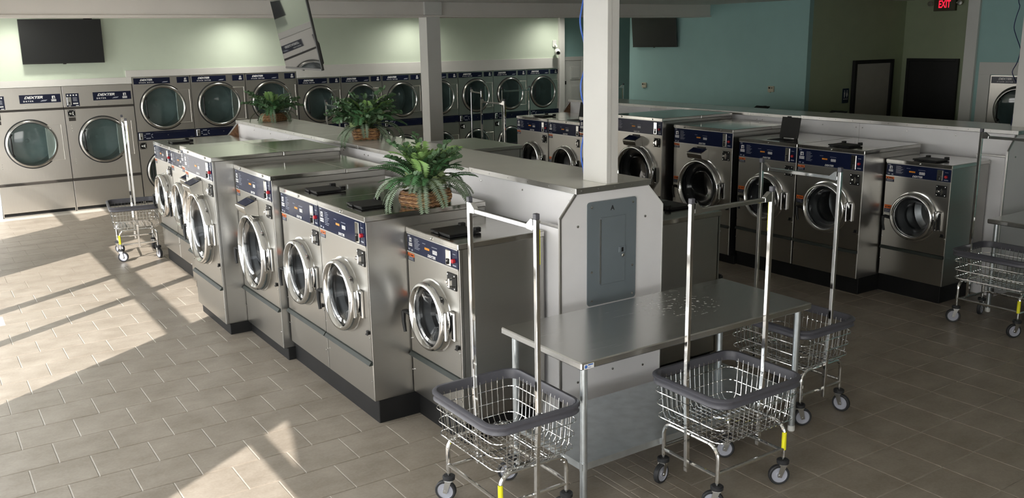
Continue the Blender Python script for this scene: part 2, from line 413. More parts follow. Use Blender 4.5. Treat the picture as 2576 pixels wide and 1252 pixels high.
# passage beyond the dryers with a panelled door
struct('wall_passage', B(11.40, 16.5, 15.5, 15.6, -0.06, CEIL), 'paint_teal', 'teal wall at the end of the passage')
struct('wall_return', B(11.30, 11.40, YD+0.12, 15.5, -0.06, CEIL), 'paint_teal', 'short teal return wall behind the corner trim')
d = thing('door_1', 'white six-panel door with a small dark plate, beyond the dryers', 'door', (11.78, 15.5, 0)); d['kind'] = 'structure'
MB().box(-0.40, 0.36, -0.05, -0.012, 0.02, 2.02).build('door_leaf', 'door_white', d, 0.003)
for px in (-0.22, 0.17):
    for z0, z1 in ((0.2, 0.85), (1.0, 1.52), (1.62, 1.9)):
        m = MB(); m.box(px-0.13, px+0.13, -0.062, -0.05, z0, z1); m.box(px-0.10, px+0.10, -0.070, -0.062, z0+0.03, z1-0.03); m.build('door_panel', 'door_white', d, 0.004)
MB().box(-0.30, -0.06, -0.058, -0.048, 1.53, 1.60).build('plate', 'black', d, 0.002)
fr = MB(); fr.box(0.36, 0.44, -0.06, -0.005, 0, 2.10); fr.box(-0.38, 0.36, -0.06, -0.005, 2.02, 2.10); fr.build('door_frame', 'paint_white', d, 0.004)
# restroom block
struct('wall_right', B(12.0, 12.1, 9.5, 13.75, -0.06, CEIL), 'paint_teal', 'teal painted wall behind the right washer island')
struct('wall_restroom_side', B(12.1, 14.55, 9.5, 9.6, -0.06, CEIL), 'paint_olive', 'olive green wall with the grey restroom door')
struct('wall_restroom_back', B(12.1, 16.4, 13.65, 13.75, -0.06, CEIL), 'paint_teal', 'rear wall of the restroom block')
struct('wall_hall', B(14.55, 14.65, 6.9, 9.6, -0.06, CEIL), 'paint_olive', 'olive green wall under the exit sign')
struct('wall_hall_side', B(12.62, 14.55, 6.98, 7.08, -0.06, CEIL), 'paint_olive', 'side wall of the short hall')
struct('wall_dryers', B(12.515, 12.62, FRONT_Y, 7.08, 1.85, CEIL), 'paint_teal', 'teal wall above the right-hand dryers')
struct('wall_dryers_low', B(12.515, 12.62, 6.80, 7.08, -0.06, 1.85), 'paint_teal', 'teal wall strip beside the right-hand dryer')
struct('wall_dryers_end', B(12.515, 12.62, FRONT_Y, 5.15, -0.06, 1.85), 'paint_teal', 'teal wall past the right-hand dryers')
struct('wall_far', B(16.4, 16.5, 13.6, 15.6, -0.06, CEIL), 'paint_teal', 'far end wall of the passage')
struct('trim_4', B(12.47, 12.63, 7.03, 7.20, -0.05, CEIL), 'paint_white', 'white corner post beside the short hall', bevel=0.003)
t = MB(); t.box(12.49, 12.515, 5.15, 6.97, 1.892, 2.06); t.box(12.49, 12.515, 6.805, 6.97, -0.05, 1.892); struct('trim_5', t, 'paint_white', 'white trim boards around the right-hand dryer', bevel=0.002)
d = thing('door_2', 'grey restroom door in a black frame on the olive wall', 'door', (13.70, 9.5, 0)); d['kind'] = 'structure'
MB().box(-0.47, 0.47, -0.03, -0.005, 0.01, 1.98).build('door_leaf', 'door_grey', d, 0.003)
fr = MB(); fr.box(-0.54, -0.47, -0.06, -0.005, 0, 2.04); fr.box(0.47, 0.54, -0.06, -0.005, 0, 2.04); fr.box(-0.47, 0.47, -0.06, -0.005, 1.98, 2.04); fr.build('door_frame', 'door_dark', d, 0.003)
m = MB(); m.lathe([(0.0,-0.085),(0.028,-0.08),(0.03,-0.06),(0.012,-0.05),(0.012,-0.03)], 14, (0.40, 0, 1.0)); m.build('door_knob', 'zinc', d)
d = thing('door_3', 'plain black door on the olive wall under the exit sign', 'door', (14.55, 8.92, 0), -PI/2); d['kind'] = 'structure'
MB().box(-0.42, 0.42, -0.03, -0.005, 0.01, 2.0).build('door_leaf', 'door_dark', d, 0.003)
fr = MB(); fr.box(-0.47, -0.42, -0.045, -0.005, 0, 2.045); fr.box(0.42, 0.47, -0.045, -0.005, 0, 2.045); fr.box(-0.42, 0.42, -0.045, -0.005, 2.0, 2.045); fr.build('door_frame', 'door_dark', d, 0.003)
# ceiling beam, far post, near posts
bm_ = MB(); bm_.box(LEFT_X, 12.0, 11.62, 12.0, 2.825, CEIL); bm_.box(LEFT_X, 12.0, 11.595, 12.02, 2.80, 2.828)
struct('trim_6', bm_, 'paint_beam', 'long white ceiling beam across the room', bevel=0.003)
t = MB(); t.box(6.31, 6.53, 11.59, 11.82, -0.01, 2.80); t.box(6.28, 6.56, 11.575, 11.84, 2.83, CEIL); struct('trim_7', t, 'paint_white', 'white square post under the ceiling beam', bevel=0.003)
# near posts on the islands
def near_post(x, name, label):
    t = MB(); t.box(x, x+0.092, 4.335, 4.575, 1.57, CEIL); t.box(x-0.004, x+0.03, 4.331, 4.335, 1.57, CEIL)
    struct(name, t, 'paint_white', label, bevel=0.002)
near_post(3.606, 'trim_8', 'white boxed post standing on the near washer island')
near_post(8.88, 'trim_9', 'white boxed post standing on the right washer island')
# recessed downlights by the dryer wall; leftmost one added to brighten it
for x, n_ in ((1.45, 'added leftmost'), (4.66, 'second'), (7.87, 'third'), (11.0, 'rightmost')):
    t = thing('ceiling_downlight', n_+' recessed ceiling downlight washing the green wall', 'light', (x, 14.55, CEIL), 0, 'recessed downlights')
    MB().lathe([(0.11,0.0),(0.11,-0.008),(0.085,-0.010),(0.08,0.0)], 20, axis='z').build('trim_ring', 'white_plastic', t)
    MB().lathe([(0.08,-0.003),(0.001,-0.003)], 20, axis='z').build('lens', 'lamp_disc', t)
    l = bpy.data.lights.new('bulb', 'SPOT'); l.energy = 75; l.spot_size = math.radians(165); l.spot_blend = 1.0; l.shadow_soft_size = 0.08; l.color = (1, 0.97, 0.88)
    lo = bpy.data.objects.new('bulb', l); COL.objects.link(lo); lo.parent = t; lo.location = (0, 0, -0.02)

# ---------------------------------------------------------------- washing machines (local: front faces -Y, origin on the floor below the front)
EMB = [(-.5,-.5),(-.5,.5),(.5,.5),(.5,-.5),(.28,-.5),(.28,.22),(.02,.24),(-.22,.02),(-.12,-.14),(.06,-.08),(.06,-.22),(-.14,-.5)]
def emblem(parent, x, z, s, y, m='white_print'):
    b = MB(); b.prism([(x+p*s, z+q*s) for p, q in EMB], y, y-0.0008)
    b.box(x-s*.8, x+s*.8, y-0.0008, y, z-s*1.0, z-s*.72); b.box(x-s*.8, x+s*.8, y-0.0008, y, z-s*1.4, z-s*1.12)
    return b.build('emblem', m, parent, smooth=False)
def lockbox(parent, x0, x1, z0, z1, y):
    cx, cz = (x0+x1)/2, (z0+z1)/2
    lb = MB().box(x0, x1, y-0.006, y, z0, z1).build('coin_box', 'black', parent, 0.002)
    b = MB(); b.tube([(cx+.02, y-.008, cz+.026), (cx+.02, y-.035, cz+.026), (cx+.02, y-.035, cz-.026), (cx+.02, y-.008, cz-.026)], 0.006, 6)
    b.box(cx-.006, cx+.028, y-.03, y-.005, cz-.016, cz+.016); b.build('handle', 'chrome', lb)
    MB().lathe([(.013,-.004),(.013,-.034),(.009,-.038),(0.001,-.038)], 12, (cx-.018, y, cz)).build('lock', 'chrome', lb)
    b = MB()
    for sx in (-1, 1):
        for sz in (-1, 1): b.lathe([(.007,-.005),(.006,-.011),(.001,-.012)], 8, (cx+sx*(x1-x0)*.38, y, cz+sz*(z1-z0)*.38))
    b.build('corner_screws', 'chrome', lb)
def warn(parent, x0, x1, z0, z1, y):
    w = MB().box(x0, x1, y-.001, y, (z0+z1)/2+.003, z1).build('warning_label', 'orange', parent, smooth=False)
    MB().box(x0, x1, y-.001, y, z0, (z0+z1)/2+.001).build('label_panel', 'navy_dull', w, smooth=False)
    b = MB()
    for i in range(4): b.box(x0+.008, x1-.006-.01*(i % 2), y-.0018, y-.001, z0+.005+i*(z1-z0)*.11, z0+.0075+i*(z1-z0)*.11)
    b.build('label_print', 'grey_print', w, smooth=False)
    b = MB().mat(0); zc = (z0+z1*3)/4
    b.prism([(x0+.008, zc-.008), (x0+.024, zc-.008), (x0+.016, zc+.008)], y-.0018, y-.001); b.box(x0+.032, x1-.01, y-.0018, y-.001, zc-.003, zc+.004)
    b.build('label_symbol', 'black', w, smooth=False)
def make_washer(w, h, zb, d, pz0, pz1, R, rg, cz, zs, kind, dm=None, plain=False):
    t = thing('washing_machine', 'washer', 'washing machine')
    L, Q = -w/2, w/2
    b = MB(); T = .012; zt = h-.036
    b.box(L, L+T, .018, d, zb, zt); b.box(Q-T, Q, .018, d, zb, zt); b.box(L, Q, d-T, d, zb, zt); b.box(L, Q, .03, d, zb, zb+T)
    b.box(L, L+.022, 0.004, .03, zb, zt); b.box(Q-.022, Q, 0.004, .03, zb, zt)
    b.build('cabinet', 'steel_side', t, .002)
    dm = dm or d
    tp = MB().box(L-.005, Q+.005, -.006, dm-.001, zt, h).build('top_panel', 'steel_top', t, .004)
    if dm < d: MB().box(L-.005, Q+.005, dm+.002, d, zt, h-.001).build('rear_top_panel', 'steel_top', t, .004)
    b = MB()
    for sx in ((-.28, .28) if kind == 'reader' else (.02,)): b.lathe([(.010,-.006),(.009,-.013),(.006,-.015),(.001,-.015)], 10, (sx*w/.9, 0, h-.019))
    b.build('top_screw', 'chrome', tp)
    # front panels
    fp = MB().holed(L+.004, Q-.004, zs+.012, pz0-.004, 0, cz, rg+.022, 0, .012).build('front_panel', 'steel', t, ang=30)
    MB().box(L+.004, Q-.004, 0.002, .014, zb+.002, zs-.014).build('lower_panel', 'steel', t, .002)
    MB().prism([(.012, zs+.012), (-.010, zs+.008), (-.026, zs-.014), (-.020, zs-.018), (.012, zs-.016)], L+.002, Q-.002, 'x').build('bumper_strip', 'strip', t)
    b = MB(); b.box(Q-.05, Q-.02, -.012, 0, zs+.19, zs+.215); b.prism([(Q-.052, zs+.188), (Q-.018, zs+.188), (Q-.018, zs+.212)], -.016, -.012); b.build('latch_knob', 'black', t, .002)
    b = MB()
    for sx, zz in ((L+.012, zs+.10), (Q-.012, zs+.17), (L+.012, zb+.16), (Q-.012, zb+.14)): b.lathe([(.006,0),(.005,-.006),(.001,-.007)], 8, (sx, 0, zz))
    b.build('panel_screw', 'chrome', t)
    # control panel
    ph = pz1-pz0; pc = (pz0+pz1)/2
    cp = MB().box(L+.006, Q-.006, -.003, .012, pz0+.006, pz1-.004).build('control_panel', 'navy', t, .002)
    b = MB(); b.box(L+.004, Q-.004, -.005, .01, pz0-.003, pz0+.006); b.box(L+.004, Q-.004, -.005, .01, pz1-.004, pz1+.003); b.build('panel_trim', 'aluminium', cp)
    y = -.0032
    emblem(cp, L+.052, pc+ph*.17, .029*ph/.125, y)
    b = MB()
    for i in range(8): b.box(L+.105, L+.105+(.075 if i else .05)-.012*(i*7 % 3), y-.0006, y, pc+ph*.30-i*ph*.075, pc+ph*.30-i*ph*.075+.0035)
    b.box(L+.02, L+.05, y-.0006, y, pz1-.02, pz1-.012); b.box(L+.02, L+.045, y-.0006, y, pz0+.016, pz0+.026); b.box(L+.062, L+.08, y-.0006, y, pz0+.012, pz0+.024)
    b.build('instruction_print', 'grey_print', cp, smooth=False)
    b = MB(); ox = -.085
    for i in range(4): b.box(ox+i*.0155, ox+i*.0155+.0135, y-.0012, y, pc-.008, pc+.006)
    b.build('amber_lights', 'amber', cp, smooth=False)
    b = MB(); b.box(ox-.03, ox+.01, y-.0006, y, pc+.026, pc+.029); b.box(.005, .075, y-.0006, y, pc+.022, pc+.025); b.build('heading_print', 'grey_print', cp, smooth=False)
    link('price_display', textmesh('0000', .036, 'white_print', 0, .8, .0012), cp, (.045, y-.001, pc-.008))
    link('lettering', textmesh('DEXTER', .024, 'white_print', .3, 1.15, .0008), cp, (.0, y-.001, pz0+.020))
    cs = MB().box(Q-.135, Q-.078, -.014, 0, pz0+.012, pz1-.014).build('coin_slide', 'chrome', cp, .004)
    b = MB(); b.box(Q-.120, Q-.094, -.019, -.013, pc-.018, pc-.006); b.box(Q-.112, Q-.104, -.024, -.013, pz0+.022, pc-.022); b.build('coin_slot', 'black', cs)
    MB().lathe([(.0135,0),(.0135,-.016),(.010,-.020),(.001,-.021)], 14, (Q-.045, y, pc-.01)).build('stop_button', 'red', cp)
    b = MB(); b.box(Q-.066, Q-.026, y-.0006, y, pc-ph*.36, pc-ph*.3); b.box(Q-.062, Q-.03, y-.0006, y, pc+ph*.22, pc+ph*.25); b.build('button_print', 'grey_print', cp, smooth=False)
    warn(t, L+.006, L+.092, pz0-.056, pz0-.008, -.0005)
    warn(t, L+.012, L+.012+min(.085, w/2-R-.03), cz+.0, cz+.075, -.0005)
    lockbox(t, Q-.135, Q-.03, pz0-.135, pz0-.032, -.0005)
    # drum, gasket, door
    MB().lathe([(rg+.03,.10),(R+.03,.12),(R+.03,.40),(R*.9,.43),(R*.5,.42),(.001,.45)], 40, (0,0,cz)).build('drum', 'drum', t)
    b = MB()
    for k in range(3):
        a = 0.4+2*PI*k/3; c_, s_ = math.cos(a), math.sin(a); rr = R*.93
        b.obox((rr*c_, .27, cz+rr*s_), (.03*c_, 0, .03*s_), (0, .13, 0), (-.02*s_, 0, .02*c_))
    b.build('drum_lifter', 'drum', t)
    MB().lathe([(rg+.022,.0),(rg+.015,.015),(rg-.02,.025),(rg-.045,.05),(rg-.05,.08),(rg-.03,.10),(rg+.01,.11)], 40, (0,0,cz)).build('gasket', 'gasket', t)
    MB().lathe([(R+.012,.001),(R+.012,-.004),(R+.002,-.006),(R,-.045),(R-.005,-.062),(R-.015,-.073),(R-.026,-.074),(R-.036,-.064),(rg+.003,-.050),(rg,-.042),(rg,-.012),(rg+.015,.0)], 56, (0,0,cz)).build('door_ring', 'chrome_ring', t, ang=50)
    MB().lathe([(rg,-.036),(rg*.90,-.030),(rg*.80,-.005),(rg*.72,.035),(rg*.60,.065),(rg*.3,.082),(.001,.086)], 40, (0,0,cz)).build('door_glass', 'glass_washer', t)
    hz = cz-.035
    b = MB(); b.tube([(-R+.02,-.05,hz), (-R-.035,-.065,hz+.01), (-R-.058,-.072,hz+.002)], [.017,.016,.017], 8)
    b.tube([(-R-.055,-.074,hz+.01), (-R-.050,-.078,hz-.06), (-R-.028,-.080,hz-.125)], [.016,.014,.011], 8)
    b.build('door_handle', 'black', t)
    hg = MB().box(R-.006, R+.056, -.020, 0, cz-.10, cz+.085).build('hinge', 'chrome_ring', t, .006)
    MB().tube([(R+.012,-.050,cz-.095), (R+.012,-.050,cz+.08)], .011, 8).build('hinge_pin', 'chrome', hg)
    MB().box(R+.028, R+.048, -.0215, -.018, cz-.085, cz+.07).build('hinge_recess', 'black', hg, .004)
    if kind == 'lid':
        yb = min(.30, d*.42)
        ld = MB().box(-.095, .145, -.215, 0, -.006, .006).build('soap_lid', 'black', t, .003, loc=(0, yb, h+.012))
        MB().box(-.085, -.055, -.02, .022, -.008, .022).build('lid_hinge', 'black', ld, .003); MB().box(.10, .13, -.02, .022, -.008, .022).build('lid_hinge', 'black', ld, .003); MB().box(-.03, .02, -.225, -.21, -.010, .004).build('lid_tab', 'black', ld, .003)
        MB().box(-.085, .135, yb-.205, yb-.02, h, h+.003).build('dispenser_frame', 'black_rubber', t)
    else:
        rz = pz0-.03; x0 = -.12; x1 = .10
        rb = MB().prism([(0, rz), (-.012, rz), (-.115, rz-.045), (-.118, rz-.055), (-.100, rz-.105), (-.02, rz-.13), (0, rz-.13)], x0, x1, 'x').build('pay_box', 'steel', t, .002)
        e1, e2 = Vector((0, -.018, rz-.001)), Vector((0, -.108, rz-.0405)); mid = (e1+e2)/2; dv = (e2-e1)/2; nv = Vector((0, dv.z, -dv.y)).normalized()*-.002
        if nv.z < 0: nv = -nv
        MB().obox(mid+nv, (.10, 0, 0), dv*.88, nv*.6).build('pay_screen', 'navy', rb) .location = ((x0+x1)/2, 0, 0)
        MB().box((x0+x1)/2-.06, (x0+x1)/2+.07, -.006, 0, rz+.002, rz+.014).build('pay_slot', 'black', rb)
    return t
T1 = dict(w=.655, h=1.305, zb=.175, d=.622, pz0=1.145, pz1=1.268, R=.222, rg=.178, cz=.79, zs=.455, kind='lid')
T2 = dict(w=.760, h=1.402, zb=.162, d=.895, pz0=1.205, pz1=1.366, R=.245, rg=.200, cz=.815, zs=.43, kind='lid')
T3 = dict(w=.895, h=1.486, zb=.098, d=.962, pz0=1.28, pz1=1.45, R=.315, rg=.265, cz=.815, zs=.42, kind='reader', dm=.62)
T4 = dict(w=.880, h=1.554, zb=.100, d=1.150, pz0=1.352, pz1=1.518, R=.320, rg=.270, cz=.890, zs=.425, kind='reader', dm=.62)
W1 = make_washer(**T1); W2 = make_washer(**T2); W3 = make_washer(**T3); W4 = make_washer(**T4)
def put(o, label, loc, rz, group): o['label'] = label; o['group'] = group; o.location = loc; o.rotation_euler = (0, 0, rz); return o
GL, GR, GB = 'washers in the left row', 'washers in the right row', 'washers on the far side of an island'
NEG = -PI/2
put(W1, 'smallest stainless washer, at the near end of the left row beside the table', (2.578, 4.776, 0), NEG, GL)
put(W2, 'stainless washer carrying the nearest basket of ferns on its top', (2.294, 5.494, 0), NEG, GL)
dup(W2, 'stainless washer with a bare top and black soap lid, third in the left row', (2.294, 6.265, 0), NEG, GL)
put(W3, 'large stainless washer with pay box, fourth in the left row beside the tallest washer', (2.236, 7.127, 0), NEG, GL)
put(W4, 'tallest washer of the left row, its front protruding furthest into the sunny aisle', (2.049, 8.026, 0), NEG, GL)
dup(W3, 'large washer almost hidden behind the tallest washer of the left row', (2.241, 8.93, 0), NEG, GL)
dup(W2, 'second washer from the far end of the left row', (2.32, 9.785, 0), NEG, GL)
dup(W2, 'washer at the far end of the left row, beside the far laundry cart', (2.32, 10.556, 0), NEG, GL)
def openlid(o, deg=-100):
    for c in o.children:
        if c.name.startswith('soap_lid'): c.rotation_euler = (math.radians(deg), 0, 0)
dup(W1, 'smallest washer of the right row, at its near end', (7.722, 4.79, 0), NEG, GR)
dup(W2, 'second washer of the right row, black soap lid closed', (7.389, 5.514, 0), NEG, GR)
openlid(dup(W2, 'third washer of the right row, its black soap lid standing open', (7.389, 6.29, 0), NEG, GR))
dup(W3, 'large washer with pay box, fourth in the right row', (7.357, 7.185, 0), NEG, GR)
dup(W4, 'tallest washer of the right row, just right of the white post', (7.246, 8.155, 0), NEG, GR)
T5 = dict(T3); T5.update(w=.66, R=.25, rg=.205); 
put(make_washer(**T5), 'washer of the right row mostly hidden behind the white post', (7.24, 8.93, 0), NEG, GR)
openlid(dup(W2, 'far washer left of the white post with its soap lid standing open', (7.305, 9.65, 0), NEG, GR))
dup(W2, 'farthest washer of the right row, soap lid closed', (7.305, 10.425, 0), NEG, GR)
T6 = dict(T1); T6.update(h=1.242, pz0=1.09, pz1=1.205, cz=.76, d=.665)
put(make_washer(**T6), 'small washer seen from its plain side behind the breaker panel', (4.785, 4.79, 0), PI/2, GB)
T7 = dict(T3); T7.update(h=1.47, d=.80, dm=None)
put(make_washer(**T7), 'large washer seen only by its bare top beyond the near island', (4.93, 7.66, 0), PI/2, GB)
for i, yy in enumerate((8.55, 7.30)):
    openlid(dup(W2, ('washer behind the right island, left of the two whose open lids peek over', 'washer behind the right island, right of the two whose open lids peek over')[i], (10.06, yy, 0), PI/2, GB), -26)

# plinths under the washers
def plinth(name, segs, label):
    b = MB()
    for x0, x1, y0, y1, z in segs: b.box(x0, x1, y0, y1, -.004, z)
    struct(name, b, 'plinth', label, bevel=.004)
plinth('trim_10', [(2.625, 3.18, 4.50, 5.12, .175), (2.327, 3.18, 5.12, 6.66, .162), (2.268, 3.18, 6.66, 7.59, .0975), (2.085, 3.18, 7.59, 8.47, .0995), (2.275, 3.18, 8.47, 9.40, .0975), (2.355, 3.18, 9.40, 10.93, .162),
                   (2.33, 3.18, 6.66, 7.59, .0975)], 'black vinyl plinth under the left washer row')
plinth('trim_11', [(7.77, 8.30, 4.50, 5.14, .175), (7.44, 8.30, 5.14, 6.69, .162), (7.395, 8.30, 6.69, 7.66, .0975), (7.29, 8.30, 7.66, 8.60, .0995), (7.29, 8.30, 8.60, 9.27, .0975), (7.34, 8.30, 9.27, 10.80, .162)], 'black vinyl plinth under the right washer row')
plinth('trim_12', [(4.12, 4.74, 4.48, 5.10, .175), (4.14, 4.88, 7.22, 8.10, .0975)], 'black vinyl plinth behind the near island')
plinth('trim_13', [(9.23, 10.0, 6.92, 8.93, .162)], 'black vinyl plinth behind the right island')

# ---------------------------------------------------------------- dryers (local: front faces -Y, origin at the lower left front corner)
def dryer_door(t, cx, cz, R, rg, px1):
    hp = MB(); hp.box(cx+.2, px1, -.012, .004, cz-R*.76, cz+R*.76); hp.box(px1-.012, px1, -.020, -.012, cz-R*.76, cz+R*.76); hp.box(cx+.2, px1, -.020, -.012, cz-R*.76, cz-R*.76+.010)
    hp.build('hinge_plate', 'steel_dryer', t, .002)
    MB().lathe([(R+.014,.002),(R+.014,-.003),(R-.002,-.004)], 56, (cx,0,cz)).build('dark_gap_ring', 'black_rubber', t)  # black ring drawn in place of the dark gap around the door
    MB().lathe([(R+.002,.002),(R+.001,-.005),(R-.006,-.026),(R-.018,-.036),(R-.032,-.036),(rg+.006,-.026),(rg,-.018),(rg,.004)], 56, (cx,0,cz)).build('door_ring', 'ring_dryer', t, ang=50)
    MB().lathe([(rg,-.016),(rg*.8,-.024),(rg*.4,-.030),(.001,-.032)], 40, (cx,0,cz)).build('door_glass', 'glass_dryer', t)
    MB().lathe([(rg+.01,.02),(R+.02,.06),(R+.02,.55),(R*.98,.58),(.03,.60),(.028,.585),(.001,.58)], 40, (cx,0,cz)).build('drum', 'drum_dryer', t)
    b = MB(); hx = cx-rg*.93
    b.tube([(hx+.035,-.03,cz+R*.46), (hx+.012,-.055,cz+R*.36), (hx+.012,-.058,cz-R*.36), (hx+.035,-.03,cz-R*.46)], .011, 6)
    b.build('door_handle', 'black', t)
def name_plate(t, x0, x1, z0, z1, lines, emb=None):
    p = MB().box(x0, x1, -.004, .004, z0, z1).build('name_plate', 'navy_dull', t, .001)
    hh = z1-z0; y = -.0048
    link('lettering', textmesh('DEXTER', hh*.40, 'white_print', .35, 1.35, .002), p, (x0+.185, y, z0+hh*.66))
    link('lettering', textmesh(lines, hh*.22, 'white_print', 0, 1.15, .001, 1.6), p, (x0+(.19 if len(lines) > 6 else .115), y, z0+hh*.24))
    sx = x0+(.42 if len(lines) > 6 else .27)
    if sx+.09 < x1: MB().prism([(sx, z0+hh*.17), (sx+.075, z0+hh*.2), (sx+.10, z0+hh*.36), (sx+.03, z0+hh*.34)], y, y+.001).build('swoosh', 'grey_print', p)
    if emb: emblem(p, emb, z0+hh*.62, hh*.34, y)
    return p
def cabinet(t, w, h, doors, dep=.85):
    b = MB(); b.box(.003, .015, .012, dep, 0, h); b.box(w-.015, w-.003, .012, dep, 0, h); b.box(.003, w-.003, dep-.012, dep, 0, h); b.box(.003, w-.003, .012, dep, h-.012, h); b.box(.003, w-.003, .012, dep, 0, .012)
    b.build('cabinet', 'steel_dryer', t)
def make_single():
    w, h = .996, 1.8976; t = thing('tumble_dryer', 'd', 'dryer')
    cabinet(t, w, h, 1)
    MB().box(.003, w-.003, 0, .012, 1.586, h).build('upper_panel', 'steel_dryer', t, .002)
    MB().box(.003, w-.003, .006, .016, 1.553, 1.586).build('dark_band', 'band', t)
    MB().holed(.003, w-.003, .509, 1.553, .508, 1.07, .335, 0, .012).build('front_panel', 'steel_dryer', t, ang=30)
    MB().prism([(0, .509), (-.016, .500), (-.018, .468), (0, .466)], .003, w-.003, 'x').build('dark_band', 'band', t)
    MB().box(.003, w-.003, 0, .012, .06, .466).build('lower_panel', 'steel_dryer', t, .002)
    MB().box(.0, w, .02, .03, 0, .06).build('toe_kick', 'plinth', t)
    name_plate(t, .42, .97, 1.668, 1.792, 'DRYER', .875)
    c = MB().box(.044, .224, -.004, .004, 1.594, 1.788).build('control_box', 'navy_dull', t, .001)
    cs = MB().box(.052, .115, -.016, -.002, 1.612, 1.738).build('coin_slide', 'zinc', c, .004)
    MB().box(.075, .092, -.020, -.014, 1.63, 1.665).build('coin_slot', 'black', cs)
    b = MB()
    for i in range(4): b.box(.135+i*.018, .149+i*.018, -.0052, -.004, 1.628, 1.648)
    for i in range(4): b.box(.06+i*.04, .08+i*.04, -.0052, -.004, 1.752, 1.772)
    b.box(.07, .10, -.0052, -.004, 1.6, 1.607); b.box(.17, .21, -.0052, -.004, 1.6, 1.609); b.build('control_print', 'white_print', c, smooth=False)
    b = MB()
    for i in range(6): b.box(.135, .20-.01*(i % 2), -.0050, -.004, 1.67+i*.011, 1.675+i*.011)
    b.build('instruction_print', 'grey_print', c, smooth=False)
    lockbox(t, .043, .148, 1.443, 1.541, 0)
    MB().box(.048, .145, -.002, 0, 1.377, 1.431).build('brown_label', 'band', t)
    b = MB()
    for zz in (1.31, 1.27, 1.23, .80, .765, .73): b.lathe([(.0055,0),(.005,-.003),(.001,-.004)], 8, (.08, 0, zz))
    b.build('rivets', 'chrome', t)
    MB().box(.48, .505, -.006, 0, 1.60, 1.615).build('catch', 'zinc', t)
    dryer_door(t, .508, 1.07, .352, .308, .935)
    return t
def make_stack(w, h, n1, n2, z2a, z2b, cx, cz, R, rg, hx, m0, m1, lz0, lz1, cz2):
    t = thing('stack_dryer', 'd', 'dryer')
    cabinet(t, w, h, 2)
    MB().holed(.003, w-.003, m1+.004, h-.003, cx, cz, R-.02, 0, .012).build('upper_panel', 'steel_dryer', t, ang=30)
    MB().holed(.003, w-.003, .075, m0-.004, cx, cz2, R-.02, 0, .012).build('lower_panel', 'steel_dryer', t, ang=30)
    MB().box(0, w, .02, .03, 0, .075).build('toe_kick', 'plinth', t)
    name_plate(t, *n1, z2a, z2b, 'STACK DRYER')
    p = MB().box(n2[0], n2[1], -.004, .004, z2a, z2b).build('emblem_plate', 'navy_dull', t, .001)
    emblem(p, n2[1]-.055, z2a+(z2b-z2a)*.64, .03, -.0048)
    c = MB().box(.006, w-.006, -.005, .004, m0, m1).build('control_strip', 'navy_dull', t, .001)
    cs = MB().box(.022, .078, -.016, -.003, m0+.012, m1-.012).build('coin_slide', 'zinc', c, .004)
    MB().box(.043, .058, -.020, -.014, m0+.03, m0+.06).build('coin_slot', 'black', cs)
    b = MB(); zc = (m0+m1)/2; y0, y1 = -.0062, -.005
    for i in range(4):
        for s in (-1, 1): b.box(.125+i*.017, .138+i*.017, y0, y1, zc+s*.036-.008, zc+s*.036+.008)
    b.box(.096, .118, y0, y1, zc+.008, zc+.020); b.box(.096, .118, y0, y1, zc-.020, zc-.008)
    b.prism([(.200, zc+.012), (.225, zc+.034), (.232, zc+.026), (.207, zc+.004)], y0, y1); b.prism([(.200, zc-.012), (.225, zc-.034), (.232, zc-.026), (.207, zc-.004)], y0, y1)
    b.build('control_print', 'grey_print', c, smooth=False)
    b = MB(); b.lathe([(.008,-.005),(.007,-.010),(.001,-.011)], 8, (w*.52, 0, zc)); b.box(w-.09, w-.04, y0, y1, m0+.012, m0+.016); b.box(.25, w-.12, -.0056, -.005, m1-.02, m1-.018); b.build('access_lock', 'zinc', c)
    lockbox(t, .018, .118, lz0, lz1, 0)
    dryer_door(t, cx, cz, R, rg, hx); dryer_door(t, cx, cz2, R, rg, hx)
    return t
S1 = make_single()
K50 = make_stack(.888, 1.997, (.024, .572), (.677, .865), 1.885, 1.978, .44, 1.515, .350, .302, .862, 1.007, 1.138, .873, .973, .495)
K30 = make_stack(.800, 1.885, (.016, .545), (.585, .775), 1.778, 1.868, .403, 1.425, .313, .268, .78, .940, 1.065, .80, .896, .458)
GS, GK, GQ = 'single dryers on the back wall', 'tall stacked dryers on the back wall', 'shorter stacked dryers on the back wall'
put(S1, 'single stainless dryer at the far left, under the wall television', (.982, YD, 0), 0, GS)
dup(S1, 'single stainless dryer next to the stacked dryers, behind the far cart', (1.981, YD, 0), 0, GS)
put(K50, 'leftmost taller stacked dryer, next to the single dryer', (2.984, YD, 0), 0, GK)
dup(K50, 'middle one of the three taller stacked dryers', (3.873, YD, 0), 0, GK)
dup(K50, 'taller stacked dryer behind the farthest fern basket', (4.765, YD, 0), 0, GK)
lab = ['first shorter stacked dryer, right of the taller ones', 'shorter stacked dryer directly behind the middle fern basket', 'shorter stacked dryer just left of the far white post',
       'shorter stacked dryer half hidden by the far white post', 'shorter stacked dryer just right of the far white post', 'second last shorter stacked dryer, behind the cart racks', 'last stacked dryer at the right end, beside the white corner trim']
for i in range(7):
    loc = (5.664+i*.8018, YD, 0)
    if i == 0: put(K30, lab[0], loc, 0, GQ)
    else: dup(K30, lab[i], loc, 0, GQ)
dup(K30, 'stacked dryer set in the teal wall at the far right edge', (12.5, 6.80, 0), NEG, 'dryers in the right wall')
dup(K30, 'stacked dryer hidden behind the right-hand white post', (12.5, 5.99, 0), NEG, 'dryers in the right wall')

